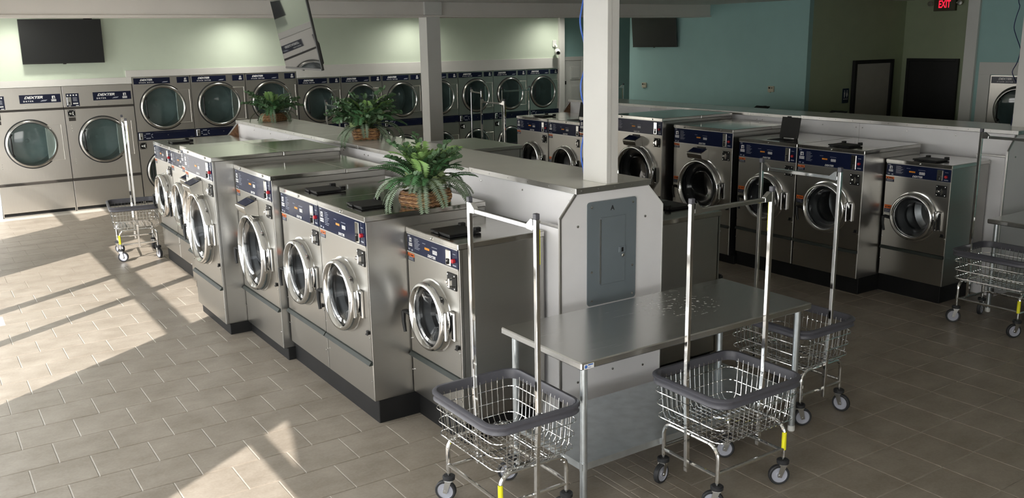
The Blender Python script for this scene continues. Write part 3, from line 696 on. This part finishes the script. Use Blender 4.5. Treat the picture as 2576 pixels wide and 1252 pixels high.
# ---------------------------------------------------------------- service bulkheads between the back-to-back washers
def bulkhead(ox, seams, yf, label):
    t = thing('service_bulkhead', label, 'partition', (ox, 0, 0))
    p0, p1, b0, b1, zt, zc, yn = 3.232, 4.080, 3.353, 3.950, 1.562, 1.392, 4.326
    poly = [(p0, 0), (p0, zc), (b0, zt-.032), (b1, zt-.032), (p1, zc), (p1, 0)]
    def endp(y0, y1, inner):
        e = MB().prism(poly, y0, y1).build('end_panel', 'laminate', t)
        m = MB()
        pp = [(p0, 0), (p0, zc), (b0, zt-.032)]
        for i in range(2):
            a, b = Vector((pp[i][0], 0, pp[i][1])), Vector((pp[i+1][0], 0, pp[i+1][1]))
            m.tube([(a.x, y0+.001, a.z), (b.x, y0+.001, b.z)], .009, 4)
        m.build('edge_strip', 'aluminium', e, smooth=False)
        m = MB()
        pp = [(b1, zt-.032), (p1, zc), (p1, 0)]
        for i in range(2):
            m.tube([(pp[i][0], y0+.001, pp[i][1]), (pp[i+1][0], y0+.001, pp[i+1][1])], .005, 4)
        m.build('edge_strip', 'white_plastic', e, smooth=False)
        m = MB()
        for x, z in ((3.368, 1.328), (3.925, 1.329), (3.368, .30), (3.925, .30), (3.66, .33)): m.lathe([(.009,0),(.008,-.005),(.001,-.006)], 8, (x, y0, z))
        m.build('panel_screw', 'zinc', e)
        MB().prism([(p0+.006, .02), (p0+.006, zc-.004), (b0+.004, zt-.04), (b1-.004, zt-.04), (p1-.006, zc-.004), (p1-.006, .02)], inner, inner+(.003 if inner > y0+.01 else -.003)).build('inner_face', 'wicker_b', e)
    endp(yn, yn+.02, yn+.0202); endp(yf-.02, yf, yf-.0202)
    ps = [yn+.024, 6.0, 7.377, 9.3, yf-.024]
    for a, b in zip(ps, ps[1:]):
        for x0, x1 in ((b0+.006, b0+.022), (b1-.022, b1-.006)):
            sp = MB().box(x0, x1, a+.001, b-.001, .0, zt-.03).build('side_panel', 'laminate', t, .001)
            m = MB(); s = -1 if x0 < 3.6 else 1
            xx = x0 if s < 0 else x1
            n = max(2, int((b-a)/.45))
            for i in range(n+1):
                for zz in (zt-.075,): m.lathe([(.007, xx), (.006, xx+s*.004), (.001, xx+s*.005)], 8, (0, a+.04+(b-a-.08)*i/n, zz), axis='x')
            m.build('panel_screw', 'zinc', sp)
    for x0, x1 in ((p0, p0+.016), (p1-.016, p1)):
        MB().box(x0, x1, yn+.022, 4.62, 0, 1.33).build('lower_panel', 'laminate', t, .001)
        MB().box(x0, x1, yn+.022, 4.62, 1.335, 1.345).build('lower_strip', 'aluminium', t)
    ys = [yn-.012]+seams+[yf+.01]
    for i, (a, b) in enumerate(zip(ys, ys[1:])):
        dz = .008 if i == 0 else 0.0
        tc_ = MB().box(b0-.004, b1+.004, a+.0015, b-.0015, zt-.024+dz, zt+dz).build('top_cover', 'laminate_top', t, .002)
        m = MB(); m.box(b0-.010, b0-.004, a+.0015, b-.0015, zt-.034+dz, zt+.001+dz); m.box(b1+.004, b1+.010, a+.0015, b-.0015, zt-.034+dz, zt+.001+dz)
        if i == 0: m.box(b0-.010, b1+.010, a-.006, a+.0015, zt-.034+dz, zt+.001+dz)
        m.build('edge_trim', 'aluminium', tc_, .001)
        m = MB(); n = max(2, int((b-a)/.22))
        for k in range(n+1): m.lathe([(.005, b0-.010), (.004, b0-.013), (.001, b0-.0135)], 6, (0, a+.04+(b-a-.08)*k/n, zt-.016+dz), axis='x')
        if i == 0:
            for k in range(5): m.lathe([(.005, a-.006), (.004, a-.009), (.001, a-.0095)], 6, (b0+.03+(b1-b0-.06)*k/4, 0, zt-.016+dz))
        m.build('trim_screw', 'zinc', tc_)
    return t
bulkhead(0, [5.58, 6.824, 7.52, 8.60, 9.897], 11.108, 'white service bulkhead running between the washers of the near island')
bulkhead(5.151, [6.765, 7.508, 8.683, 9.9], 11.14, 'white service bulkhead running between the washers of the right island')

# breaker panel on the end of the near bulkhead
def breaker():
    t = thing('breaker_panel', 'grey electrical breaker panel lettered A on the bulkhead end', 'breaker panel', (3.64, 4.326, 0))
    MB().prism([(p[0], p[1]+1.135) for p in rrect(.20, .335, .018)], -.010, 0).build('cover', 'panel_grey', t, .002)
    d = MB().box(-.098, .105, -.016, -.010, .925, 1.365).build('panel_door', 'panel_grey', t, .003)
    m = MB(); m.box(.048, .105, -.022, -.015, 1.118, 1.160); m.build('latch', 'panel_grey', d, .003)
    MB().box(.068, .084, -.0235, -.021, 1.125, 1.153).build('latch_tab', 'black', d)
    MB().lathe([(.012,-.016),(.012,-.024),(.008,-.027),(.001,-.027)], 12, (.082, 0, 1.100)).build('key_lock', 'chrome', d)
    MB().box(-.104, -.098, -.019, -.010, .935, 1.355).build('hinge', 'aluminium', d)
    for x in (-.17, .17):
        for z in (1.44, .83, 1.02): MB().lathe([(.009,-.010),(.008,-.015),(.001,-.016)], 8, (x, 0, z)).build('screw', 'chrome', t)
    link('lettering', textmesh('A', .044, 'black', 0, 1, .001), t, (0, -.0108, 1.418))
    return t
bp = breaker()
# steel work tables
def make_table():
    t = thing('work_table', 'tbl', 'table', (3.582, 3.783, 0))
    hx, hy, z = .905, .374, .854
    MB().box(-hx, hx, -hy, hy, z-.040, z).build('table_top', 'steel_table', t, .006)
    MB().box(-hx+.02, hx-.02, -hy+.02, hy-.02, z-.044, z-.040).build('underside', 'galvanized', t)
    sh = MB(); sh.box(-hx+.045, hx-.045, -hy+.045, hy-.045, .262, .267); sh.box(-hx+.045, hx-.045, -hy+.04, -hy+.045, .228, .267); sh.box(-hx+.045, hx-.045, hy-.045, hy-.04, .228, .267)
    sh.box(-hx+.04, -hx+.045, -hy+.04, hy-.04, .228, .267); sh.box(hx-.045, hx-.04, -hy+.04, hy-.04, .228, .267); sh.build('undershelf', 'galvanized', t)
    for sx in (-1, 1):
        for sy in (-1, 1):
            l = MB().lathe([(.0205, .035), (.0205, z-.044)], 16, (sx*(hx-.06), sy*(hy-.056), 0), 'z', True).build('leg', 'galvanized', t)
            MB().lathe([(.0225, .22), (.0225, .275)], 16, (sx*(hx-.06), sy*(hy-.056), 0), 'z', True).build('shelf_collar', 'galvanized', l)
            MB().lathe([(.019, .0), (.0225, .004), (.0225, .038)], 16, (sx*(hx-.06), sy*(hy-.056), 0), 'z', True).build('foot', 'white_plastic', l)
    lb = MB().box(-.887, -.822, -hy-.0012, -hy+.0005, z-.037, z-.010).build('label_plate', 'white_print', t, smooth=False)
    MB().lathe([(.009,-hy-.0012),(.009,-hy-.0018),(.001,-hy-.0018)], 16, (-.874, 0, z-.024)).build('label_seal', 'label_blue', lb)
    m = MB(); m.box(-.861, -.828, -hy-.0018, -hy-.0011, z-.019, z-.013); m.box(-.861, -.842, -hy-.0018, -hy-.0011, z-.031, z-.029); m.build('label_print', 'label_blue', lb, smooth=False)
    return t
tb = make_table(); tb['label'] = 'stainless steel work table in front of the breaker panel'; tb['group'] = 'steel work tables'
dup(tb, 'stainless work table at the right edge, behind the cart', (3.582+5.151, 3.783, 0), 0, 'steel work tables')

# ---------------------------------------------------------------- laundry carts (local: long axis Y)
def make_cart():
    t = thing('laundry_cart', 'cart', 'cart')
    hx, hy, zr, zbt = .272, .322, .655, .378
    P = rrect(hx, hy, .085, 5)
    prof = [(-.013,-.052),(.004,-.054),(.013,-.047),(.008,-.036),(.008,-.022),(.017,-.014),(.017,-.005),(.008,.002),(-.008,.002),(-.013,-.006)]
    n = len(P); V = []; F = []
    for i in range(n):
        a, b = Vector(P[i-1]), Vector(P[(i+1) % n]); tg = (b-a).normalized(); nr = Vector((tg.y, -tg.x))
        for dx, dz in prof: V.append((P[i][0]+nr.x*dx, P[i][1]+nr.y*dx, zr+dz))
    k = len(prof)
    for i in range(n):
        for j in range(k): F.append((i*k+j, i*k+(j+1)%k, ((i+1)%n)*k+(j+1)%k, ((i+1)%n)*k+j))
    MB().add(V, F).build('rim_bumper', 'rim_plastic', t, ang=50)
    def hw(z):   # basket half widths at height z
        f = (z-zbt)/(zr-.03-zbt); return .240+(hx-.012-.240)*f, .290+(hy-.012-.290)*f
    for z in (.555, .480, .405):
        a, b = hw(z); MB().tube([(p[0], p[1], z) for p in rrect(a+.006, b+.006, .055, 4)], .0029, 5, True).build('wire_hoop', 'chrome', t)
    w = MB(); zt = zr-.035; a1, b1 = hw(zt); a0, b0 = hw(zbt+.03); a00, b00 = a0-.022, b0-.022
    nx, ny = 11, 14
    for i in range(ny):
        f = -1+2*(i+.5)/ny
        w.tube([(-a1, f*(b1-.05), zt), (-a0, f*(b0-.04), zbt+.03), (-a00, f*(b0-.04), zbt), (a00, f*(b0-.04), zbt), (a0, f*(b0-.04), zbt+.03), (a1, f*(b1-.05), zt)], .0023, 4)
    for i in range(nx):
        f = -1+2*(i+.5)/nx
        w.tube([(f*(a1-.05), -b1, zt), (f*(a0-.04), -b0, zbt+.03), (f*(a0-.04), -b00, zbt-.005), (f*(a0-.04), b00, zbt-.005), (f*(a0-.04), b0, zbt+.03), (f*(a1-.05), b1, zt)], .0023, 4)
    o = w.build('basket_wires', 'chrome', t); o['kind'] = 'stuff'
    lx, ly = .205, .262
    for s in (-1, 1):
        pts = [(-lx, s*ly, .165)]
        for i in range(7): a = PI-PI/2*i/6; pts.append((-lx+.07+.07*math.cos(a), s*ly, .296+.07*math.sin(a)))
        pts += [(-p[0], p[1], p[2]) for p in reversed(pts)]
        lf = MB().tube(pts, .0125, 10).build('leg_frame', 'chrome', t)
        MB().tube([(-lx, s*ly, .20), (lx, s*ly, .20)], .0105, 8).build('cross_brace', 'chrome', t)
        MB().tube([(s*lx, -ly, .215), (s*lx, ly, .215)], .0105, 8).build('side_brace', 'chrome', t)
        MB().tube([(s*.10, -ly, .366), (s*.10, ly, .366)], .006, 6).build('basket_rail', 'chrome', t)
        m = MB(); pr_ = [(0, s*.285, .155), (0, s*.290, .42), (0, s*.304, .60), (0, s*.304, 1.640)]
        for a, b in zip(pr_, pr_[1:]):
            a, b = Vector(a), Vector(b); c = (a+b)/2; dv = (b-a)/2; nn = Vector((0, dv.z, -dv.y)).normalized()
            m.obox(c, (.0115, 0, 0), nn*.0115, dv*1.001)
        rod = m.build('rack_post', 'chrome', t, .002)
        MB().box(-.0125, .0125, s*.304-.0125, s*.304+.0125, 1.640, 1.668).build('post_cap', 'rim_plastic', rod, .002)
        m = MB(); m.prism([(s*.304-s*.015, 1.585), (s*.304-s*.015, 1.640), (s*.304-s*.030, 1.640), (s*.304-s*.065, 1.612), (s*.304-s*.065, 1.588)], -.0135, .0135, 'x'); m.lathe([(.008,.012),(.008,.019),(.001,.019)], 8, (0, s*.304, 1.628), 'x'); m.build('bracket', 'chrome', rod)
    MB().box(-.0115, .0115, -.29, .29, 1.588, 1.611).build('rack_bar', 'chrome', t, .002)
    MB().box(.0116, .0132, -.304-.0115, -.304+.0115, 1.42, 1.59).build('yellow_sticker', 'yellow', t, smooth=False)
    MB().lathe([(.0133, .21), (.0133, .315)], 12, (-lx, -ly, 0), 'z').build('yellow_sticker', 'yellow', t)
    rw = .059
    for i, (sx, sy, ang) in enumerate(((-1,-1,-.55), (1,-1,-1.0), (-1,1,-.8), (1,1,-.45))):
        m = MB(); m.tube([(0,0,.165), (0,0,.14)], .008, 8); m.box(-.024, .024, -.020, .020, .118, .126)
        for s in (-1, 1):
            m.prism([(-.018, .120), (.018, .120), (-.010, .045), (-.032, .050)], s*.020-.0015, s*.020+.0015, 'y')
        m.lathe([(.006,-.024),(.006,.024)], 8, (-.020, 0, rw), 'y', True)
        cs = m.build('caster', 'zinc', t, loc=(sx*lx, sy*ly, 0)); cs.rotation_euler = (0, 0, ang)
        MB().lathe([(.010,.126),(.034,.128),(.035,.146),(.030,.150),(.010,.151)], 16, axis='z').build('caster_bumper', 'black_rubber', cs)
        MB().lathe([(rw-.014,-.014),(rw-.005,-.015),(rw,-.010),(rw,.010),(rw-.005,.015),(rw-.014,.014)], 24, (-.020, 0, rw)).build('tyre', 'black_rubber', cs)
        MB().lathe([(.001,-.010),(.014,-.012),(.018,-.008),(rw-.016,-.009),(rw-.013,-.013),(rw-.013,.013),(rw-.016,.009),(.018,.008),(.014,.012),(.001,.010)], 20, (-.020, 0, rw)).build('wheel_hub', 'wheel_grey', cs)
    return t
def casters(o, rz, i):   # every swivel wheel turned its own way
    for k, c in enumerate(c for c in o.children if c.name.startswith('caster')):
        c.rotation_euler = (0, 0, -rz+(-.55, -1.0, -.8, .55)[k]+.35*math.sin(3.1*i+1.7*k)-(PI if i % 2 else 0))
GC = 'wire laundry carts with hanging racks'
cart = make_cart()
put(cart, 'wire laundry cart with hanging rack between the near washer and the table', (2.397, 3.70, 0), 0, GC)
carts = [('wire laundry cart standing in front of the long side of the table', (3.555, 3.235, 0), PI/2), ('wire laundry cart standing off the right end of the table', (4.73, 3.755, 0), .02),
         ('wire laundry cart at the right edge beside the smallest right-row washer', (7.57, 3.84, 0), 0), ('wire laundry cart in the sunlight by the far end of the left row', (2.10, 11.33, 0), math.radians(-7)),
         ('laundry cart whose rack shows behind the middle fern basket', (5.00, 12.05, 0), math.radians(-6)), ('laundry cart whose narrow rack shows before the dryers, left of the two rear carts', (8.17, 13.32, 0), math.radians(-15)),
         ('laundry cart in the middle aisle by the far right-row washers', (6.93, 10.86, 0), 0), ('laundry cart standing crosswise before the last stacked dryers', (8.93, 13.23, 0), PI/2+.08), ('laundry cart in the aisle behind the right island', (10.55, 12.6, 0), PI/2)]
for i, (lb_, loc, rz) in enumerate(carts): casters(dup(cart, lb_, loc, rz, GC, ('yellow_sticker',) if i == 1 else ()), rz, i)

# ---------------------------------------------------------------- fern baskets
def frond_mesh(mname, L, wid, n, droop, seed, lift=1.0):
    rnd = random.Random(seed); V = []; F = []
    pts = []; a = lift; p = Vector((0, 0, 0)); N = 14
    for i in range(N+1):
        pts.append(p.copy()); p = p+Vector((math.cos(a), 0, math.sin(a)))*(L/N); a -= droop/N
    b = MB(); b.mat(0).tube(pts, [.0028-.0018*i/N for i in range(N+1)], 4)
    def P(f):
        x = f*N; i = min(int(x), N-1); return pts[i].lerp(pts[i+1], x-i), (pts[i+1]-pts[i]).normalized()
    b.mat(1)
    for k in range(n):
        f = .10+.90*k/n; c, tg = P(f); ln = wid*math.sin(PI*(.16+.84*(1-f)**.85))*(.9+.2*rnd.random())
        ln = max(ln, wid*.12)
        up = Vector((-tg.z, 0, tg.x))
        for s in (-1, 1):
            dr = (Vector((0, s, 0))+tg*.45+up*.10).normalized(); lw = L/n*1.0
            q0 = c; q1 = c+dr*ln*.4+tg*lw*.6+up*ln*.06; q2 = c+dr*ln-up*ln*.10; q3 = c+dr*ln*.4-tg*lw*.6+up*ln*.06
            b.add([q0, q1, q2, q3], [(0, 1, 2), (0, 2, 3)])
    return b.mesh('frond', ['stem', mname], smooth=False)
def sprig_mesh(mname, L, n, seed, r=.022):
    rnd = random.Random(seed); pts = []; a = 1.2; az = 0; p = Vector((0,0,0)); N = 10
    for i in range(N+1):
        pts.append(p.copy()); p = p+Vector((math.cos(a), math.sin(az)*.3, math.sin(a)))*(L/N); a -= .11; az += rnd.uniform(-.4, .4)
    b = MB(); b.mat(0).tube(pts, .0018, 4); b.mat(1)
    for k in range(n):
        f = .2+.8*k/n; x = f*N; i = min(int(x), N-1); c = pts[i].lerp(pts[i+1], x-i)
        an = k*2.4+rnd.random(); d = Vector((math.cos(an)*.6, math.sin(an), .4+.4*rnd.random())).normalized(); sd = d.cross(Vector((rnd.uniform(-1,1), rnd.uniform(-1,1), 1))).normalized()
        rr = r*(1.1-.45*f)*(.8+.4*rnd.random())
        b.add([c+d*.004]+[c+d*(.006+rr)+(d*math.cos(2*PI*j/7+PI)+sd*math.sin(2*PI*j/7+PI))*rr for j in range(7)], [tuple(range(1, 8))])
    return b.mesh('sprig', ['stem', mname], smooth=False)
def lobed_mesh(mname, n, seed):
    rnd = random.Random(seed); b = MB(); b.mat(1)
    for k in range(n):
        an = k*2.4; c = Vector((math.cos(an)*.05*rnd.random(), math.sin(an)*.05, .03+.10*rnd.random()))
        b.mat(0).tube([(0,0,0), c], .0015, 4); b.mat(1)
        d = Vector((math.cos(an), math.sin(an), .3)).normalized(); sd = d.cross(Vector((0,0,1))).normalized(); s = .022+.014*rnd.random()
        pts = [c]+[c+(d*(math.cos(t)+.8)+sd*math.sin(t))*s*(1.0 if j % 2 else .62) for j, t in enumerate([-2.2, -1.5, -.9, -.45, 0, .45, .9, 1.5, 2.2])]
        b.add(pts, [(0, i, i+1) for i in range(1, len(pts)-1)])
    return b.mesh('leaf_cluster', ['stem', mname], smooth=False)
FR = {}
for i in range(3):
    FR['b%d' % i] = frond_mesh('fern_bright', .29+.035*i, .062, 25, .9+.3*i, 10+i, 1.35)
    FR['g%d' % i] = frond_mesh('fern_green', .31+.03*i, .058, 26, 1.1+.35*i, 20+i, 1.2)
    FR['y%d' % i] = frond_mesh('fern_grey', .34+.03*i, .048, 30, 2.1+.35*i, 30+i, .95)
    FR['e%d' % i] = sprig_mesh('euca', .32+.04*i, 24+2*i, 40+i, .022)
    FR['p%d' % i] = lobed_mesh('leaf_pale', 14, 50+i)
def basket_strands(hx, hy, hh):
    out = []
    for r in range(9):
        z = .008+(hh-.016)*r/8; f = 1.0+.10*math.sin(PI*r/8); P = rrect(hx*f, hy*f, .03, 3)
        pts = []
        m = len(P); tot = 64
        per = [Vector(P[i]) for i in range(m)]+[Vector(P[0])]
        ln = [0]
        for i in range(m): ln.append(ln[-1]+(per[i+1]-per[i]).length)
        for k in range(tot):
            s = ln[-1]*k/tot; i = max(j for j in range(m) if ln[j] <= s); q = per[i].lerp(per[i+1], (s-ln[i])/max(1e-6, ln[i+1]-ln[i]))
            nr = q.normalized(); wv = .0045*math.sin(2*PI*k/4+PI*r); pts.append((q.x+nr.x*wv, q.y+nr.y*wv, z+.003*math.sin(k*1.7+r)))
        out.append(MB().tube(pts, .0075, 5, True).mesh('strand', 'wicker_a' if r % 2 else 'wicker_b'))
    return out
STR = basket_strands(.135, .10, .105)
base_me = MB().box(-.135, .135, -.095, .095, .0, .10).mesh('liner', 'stem')
def fern(label, loc, rz, scale, seed, mix):
    rnd = random.Random(seed)
    t = thing('fern_basket', label, 'plant', loc, rz, 'artificial fern arrangements in wicker baskets'); t.scale = (scale,)*3
    bk = link('basket_liner', base_me, t)
    for m in STR: link('strand', m, bk)
    for kind, cnt, tilt0, tilt1, z in mix:
        for i in range(cnt):
            az = 2*PI*(i+rnd.uniform(-.3, .3))/cnt; ti = rnd.uniform(tilt0, tilt1)
            me = FR[kind+str(rnd.randrange(3))]; r0 = rnd.uniform(.0, .06)
            o = link({'b':'frond','g':'frond','y':'frond','e':'sprig','p':'leaf_cluster'}[kind], me, t, (math.cos(az)*r0*1.2, math.sin(az)*r0, z))
            o.rotation_mode = 'XYZ'; o.rotation_euler = (rnd.uniform(-.25, .25), ti, az); s = rnd.uniform(.85, 1.12); o.scale = (s, s, s)
MIX = [('b', 18, -.5, .0, .10), ('g', 24, -.45, .3, .09), ('y', 16, -.15, .35, .09), ('e', 22, -.45, .25, .09), ('p', 18, .0, .8, .12)]
fern('fern basket on top of the nearest pair of washers', (2.80, 5.245, 1.4025), .30, 1.02, 5, MIX)
fern('larger fern basket in the middle of the near bulkhead top', (3.64, 7.98, 1.5625), 1.2, 1.08, 8, [('b', 9, -.5, .0, .10), ('g', 28, -.4, .5, .09), ('e', 34, -.35, .5, .09), ('y', 10, .1, .6, .09), ('p', 16, .0, .9, .12)])
fern('smallest-looking fern basket at the far end of the near bulkhead', (3.66, 10.62, 1.5625), .6, .95, 11, [('b', 10, -.5, .0, .09), ('g', 28, -.5, .35, .09), ('y', 8, .1, .6, .09), ('e', 12, -.1, .5, .09), ('p', 10, .0, .7, .12)])

# ---------------------------------------------------------------- televisions
def television(label, loc, rz, tilt, W, Hh, mat_s='screen'):
    t = thing('television', label, 'television', loc, rz, 'flat screen televisions'); t.rotation_euler = (tilt, 0, rz)
    MB().box(-W/2, W/2, 0, .022, -Hh/2, Hh/2).build('frame', 'tv_body', t, .003)
    MB().box(-W/2+.008, W/2-.008, -.0012, .0, -Hh/2+.018, Hh/2-.008).build('screen_panel', mat_s, t)
    MB().box(-W/2, W/2, -.004, 0, -Hh/2, -Hh/2+.016).build('lower_bezel', 'tv_body', t, .001)
    MB().prism([(.022, -Hh*.46), (.060, -Hh*.42), (.060, -Hh*.15), (.034, -Hh*.05), (.022, Hh*.3)], -W*.42, W*.42, 'x').build('rear_housing', 'tv_body', t, .003)
    MB().box(-.022, .022, -.006, .006, -Hh/2-.010, -Hh/2+.002).build('sensor', 'tv_body', t, .002)
    return t
tv = television('black television on the green wall above the single dryers', (2.057, YD-.115, 2.552), 0, math.radians(4), 1.11, .638, 'screen_matte')
m = MB(); m.box(-.16, .16, .055, .10, -.12, .12); m.box(.33, .44, .02, .09, .31, .345); m.build('wall_bracket', 'black', tv)
tv = television('ceiling-hung television over the left row reflecting the dryers', (2.930, 7.801, 2.545), math.radians(-94.3), math.radians(10), 1.075, .62, 'screen')
m = MB(); m.box(-.10, .10, .055, .085, -.10, .10); m.tube([(0, .09, .0), (0, .11, .52)], .022, 10); m.build('ceiling_mount', 'black', tv)
m = MB().tube([(-.40, .03, -.10), (-.42, .06, -.12), (-.41, .07, -.16), (-.38, .03, -.18)], .004, 5); m.build('cable_loop', 'black', tv)
tv = television('black television on the teal wall behind the right island', (11.90, 12.968, 2.57), NEG, math.radians(5), 1.205, .565, 'screen_matte')
MB().box(-.15, .15, .055, .10, -.12, .12).build('wall_bracket', 'black', tv)

# ---------------------------------------------------------------- small wall things
c = thing('security_camera', 'white dome security camera on the green wall beside the corner trim', 'camera', (11.17, YD+.01, 2.40))
MB().box(-.045, .045, -.03, 0, -.09, .05).build('base_plate', 'white_plastic', c, .008)
MB().tube([(0, -.03, -.04), (0, -.07, -.06), (0, -.10, -.10)], .02, 10).build('arm', 'white_plastic', c)
hd = MB().lathe([(.001,-.085),(.03,-.083),(.052,-.06),(.06,-.01),(.055,.04),(.035,.07),(.001,.08)], 20).build('camera_head', 'white_plastic', c, loc=(-.02, -.14, -.18)); hd.rotation_euler = (math.radians(15), 0, math.radians(-25))
MB().lathe([(.001,-.089),(.028,-.087),(.034,-.080),(.038,-.072)], 16).build('lens', 'black', hd)
for y, z, lb_ in ((13.295, 1.569, 'cream thermostat on the teal wall below the television'), (10.179, 1.60, 'cream thermostat on the teal wall near the olive corner')):
    c = thing('thermostat', lb_, 'thermostat', (12.0, y, z), NEG, 'wall thermostats')
    MB().box(-.062, .062, -.028, 0, -.045, .05).build('housing', 'cream', c, .005)
    MB().box(-.045, -.005, -.030, -.027, .008, .032).build('display', 'black', c)
    MB().box(.02, .035, -.031, -.027, .010, .030).build('button', 'black', c); MB().box(-.03, .0, -.034, -.01, -.058, -.043).build('sensor_tab', 'cream', c, .002)
s = thing('restroom_sign', 'dark restroom sign with two white figures beside the grey door', 'sign', (13.03, 9.5, 1.47))
MB().prism([(p[0], p[1]) for p in rrect(.08, .12, .015)], -.008, -.001).build('plaque', 'sign_blue', s)
for x in (-.032, .032):
    m = MB(); m.lathe([(.012,-.0086),(.012,-.0092),(.001,-.0092)], 12, (x, 0, .078))
    if x < 0: m.prism([(x-.018,.06),(x+.018,.06),(x+.014,.0),(x+.010,-.03),(x-.010,-.03),(x-.014,.0)], -.0092, -.0082)
    else: m.prism([(x-.010,.06),(x+.010,.06),(x+.026,.0),(x+.012,.0),(x+.010,-.03),(x-.010,-.03),(x-.012,.0),(x-.026,.0)], -.0092, -.0082)
    m.build('figure', 'white_print', s, smooth=False)
link('lettering', textmesh('RESTROOM', .024, 'white_print', 0, .95, .0008), s, (0, -.009, -.055))
e = thing('exit_sign', 'red lit EXIT sign with two lamp heads over the black door', 'sign', (14.55, 8.775, 2.91), NEG)
MB().box(-.19, .19, -.06, 0, -.095, .09).build('housing', 'exit_body', e, .006)
link('lettering', textmesh('EXIT', .165, 'exit_red', 0, .62, .004), e, (-.0, -.0615, .01))
for sx in (-1, 1):
    h_ = MB().lathe([(.03,.03),(.042,.0),(.045,-.03),(.04,-.036)], 16, (sx*.26, -.03, .03)).build('lamp_head', 'cream', e)
    MB().lathe([(.038,-.034),(.001,-.036)], 16, (sx*.26, -.03, .03)).build('lamp_lens', 'zinc', h_)
    MB().tube([(sx*.19, -.03, .03), (sx*.23, -.03, .03)], .012, 8).build('lamp_arm', 'cream', e)
# cables on the posts
def smooth(P, n=5):
    P = [Vector(p) for p in P]; out = []
    for i in range(len(P)-1):
        p0, p1, p2, p3 = P[max(i-1, 0)], P[i], P[i+1], P[min(i+2, len(P)-1)]
        for k in range(n):
            t = k/n; out.append(.5*((2*p1)+(p2-p0)*t+(2*p0-5*p1+4*p2-p3)*t*t+(-p0+3*p1-3*p2+p3)*t**3))
    return out+[P[-1]]
pts = [(3.635,4.59,3.0),(3.63,4.59,2.85),(3.62,4.59,2.714),(3.601,4.59,2.63),(3.593,4.59,2.581),(3.601,4.59,2.521),(3.621,4.59,2.459),(3.64,4.585,2.36),(3.624,4.59,2.262),(3.602,4.59,2.2),(3.599,4.59,2.15),(3.608,4.59,2.1),(3.625,4.59,2.056),(3.64,4.585,1.95),(3.625,4.59,1.857),(3.606,4.59,1.781),(3.602,4.59,1.73),(3.612,4.59,1.672),(3.622,4.59,1.637),(3.63,4.59,1.568)]
tag(MB().tube(smooth(pts), .0055, 6).build('network_cable', 'cable_blue'), 'bright blue cable looping down the far side of the near white post', 'cable', 'blue cables on the posts')
K = 4.62/4.33
def R_(p): return (p[0]*K, 4.62, CAM_H+(p[1]-CAM_H)*K)
pts = [R_(p) for p in ((8.26,2.95),(8.29,2.736),(8.32,2.681),(8.283,2.598),(8.261,2.505),(8.309,2.43),(8.393,2.335),(8.413,2.287),(8.377,2.193),(8.318,2.128),(8.325,2.09),(8.406,2.015),(8.52,1.918),(8.535,1.849),(8.466,1.774),(8.418,1.745))]+[(8.93,4.61,1.575)]
tag(MB().tube(smooth(pts), .0045, 6).build('network_cable', 'cable_dark'), 'dark blue cable dangling beside the right-hand white post', 'cable', 'blue cables on the posts')
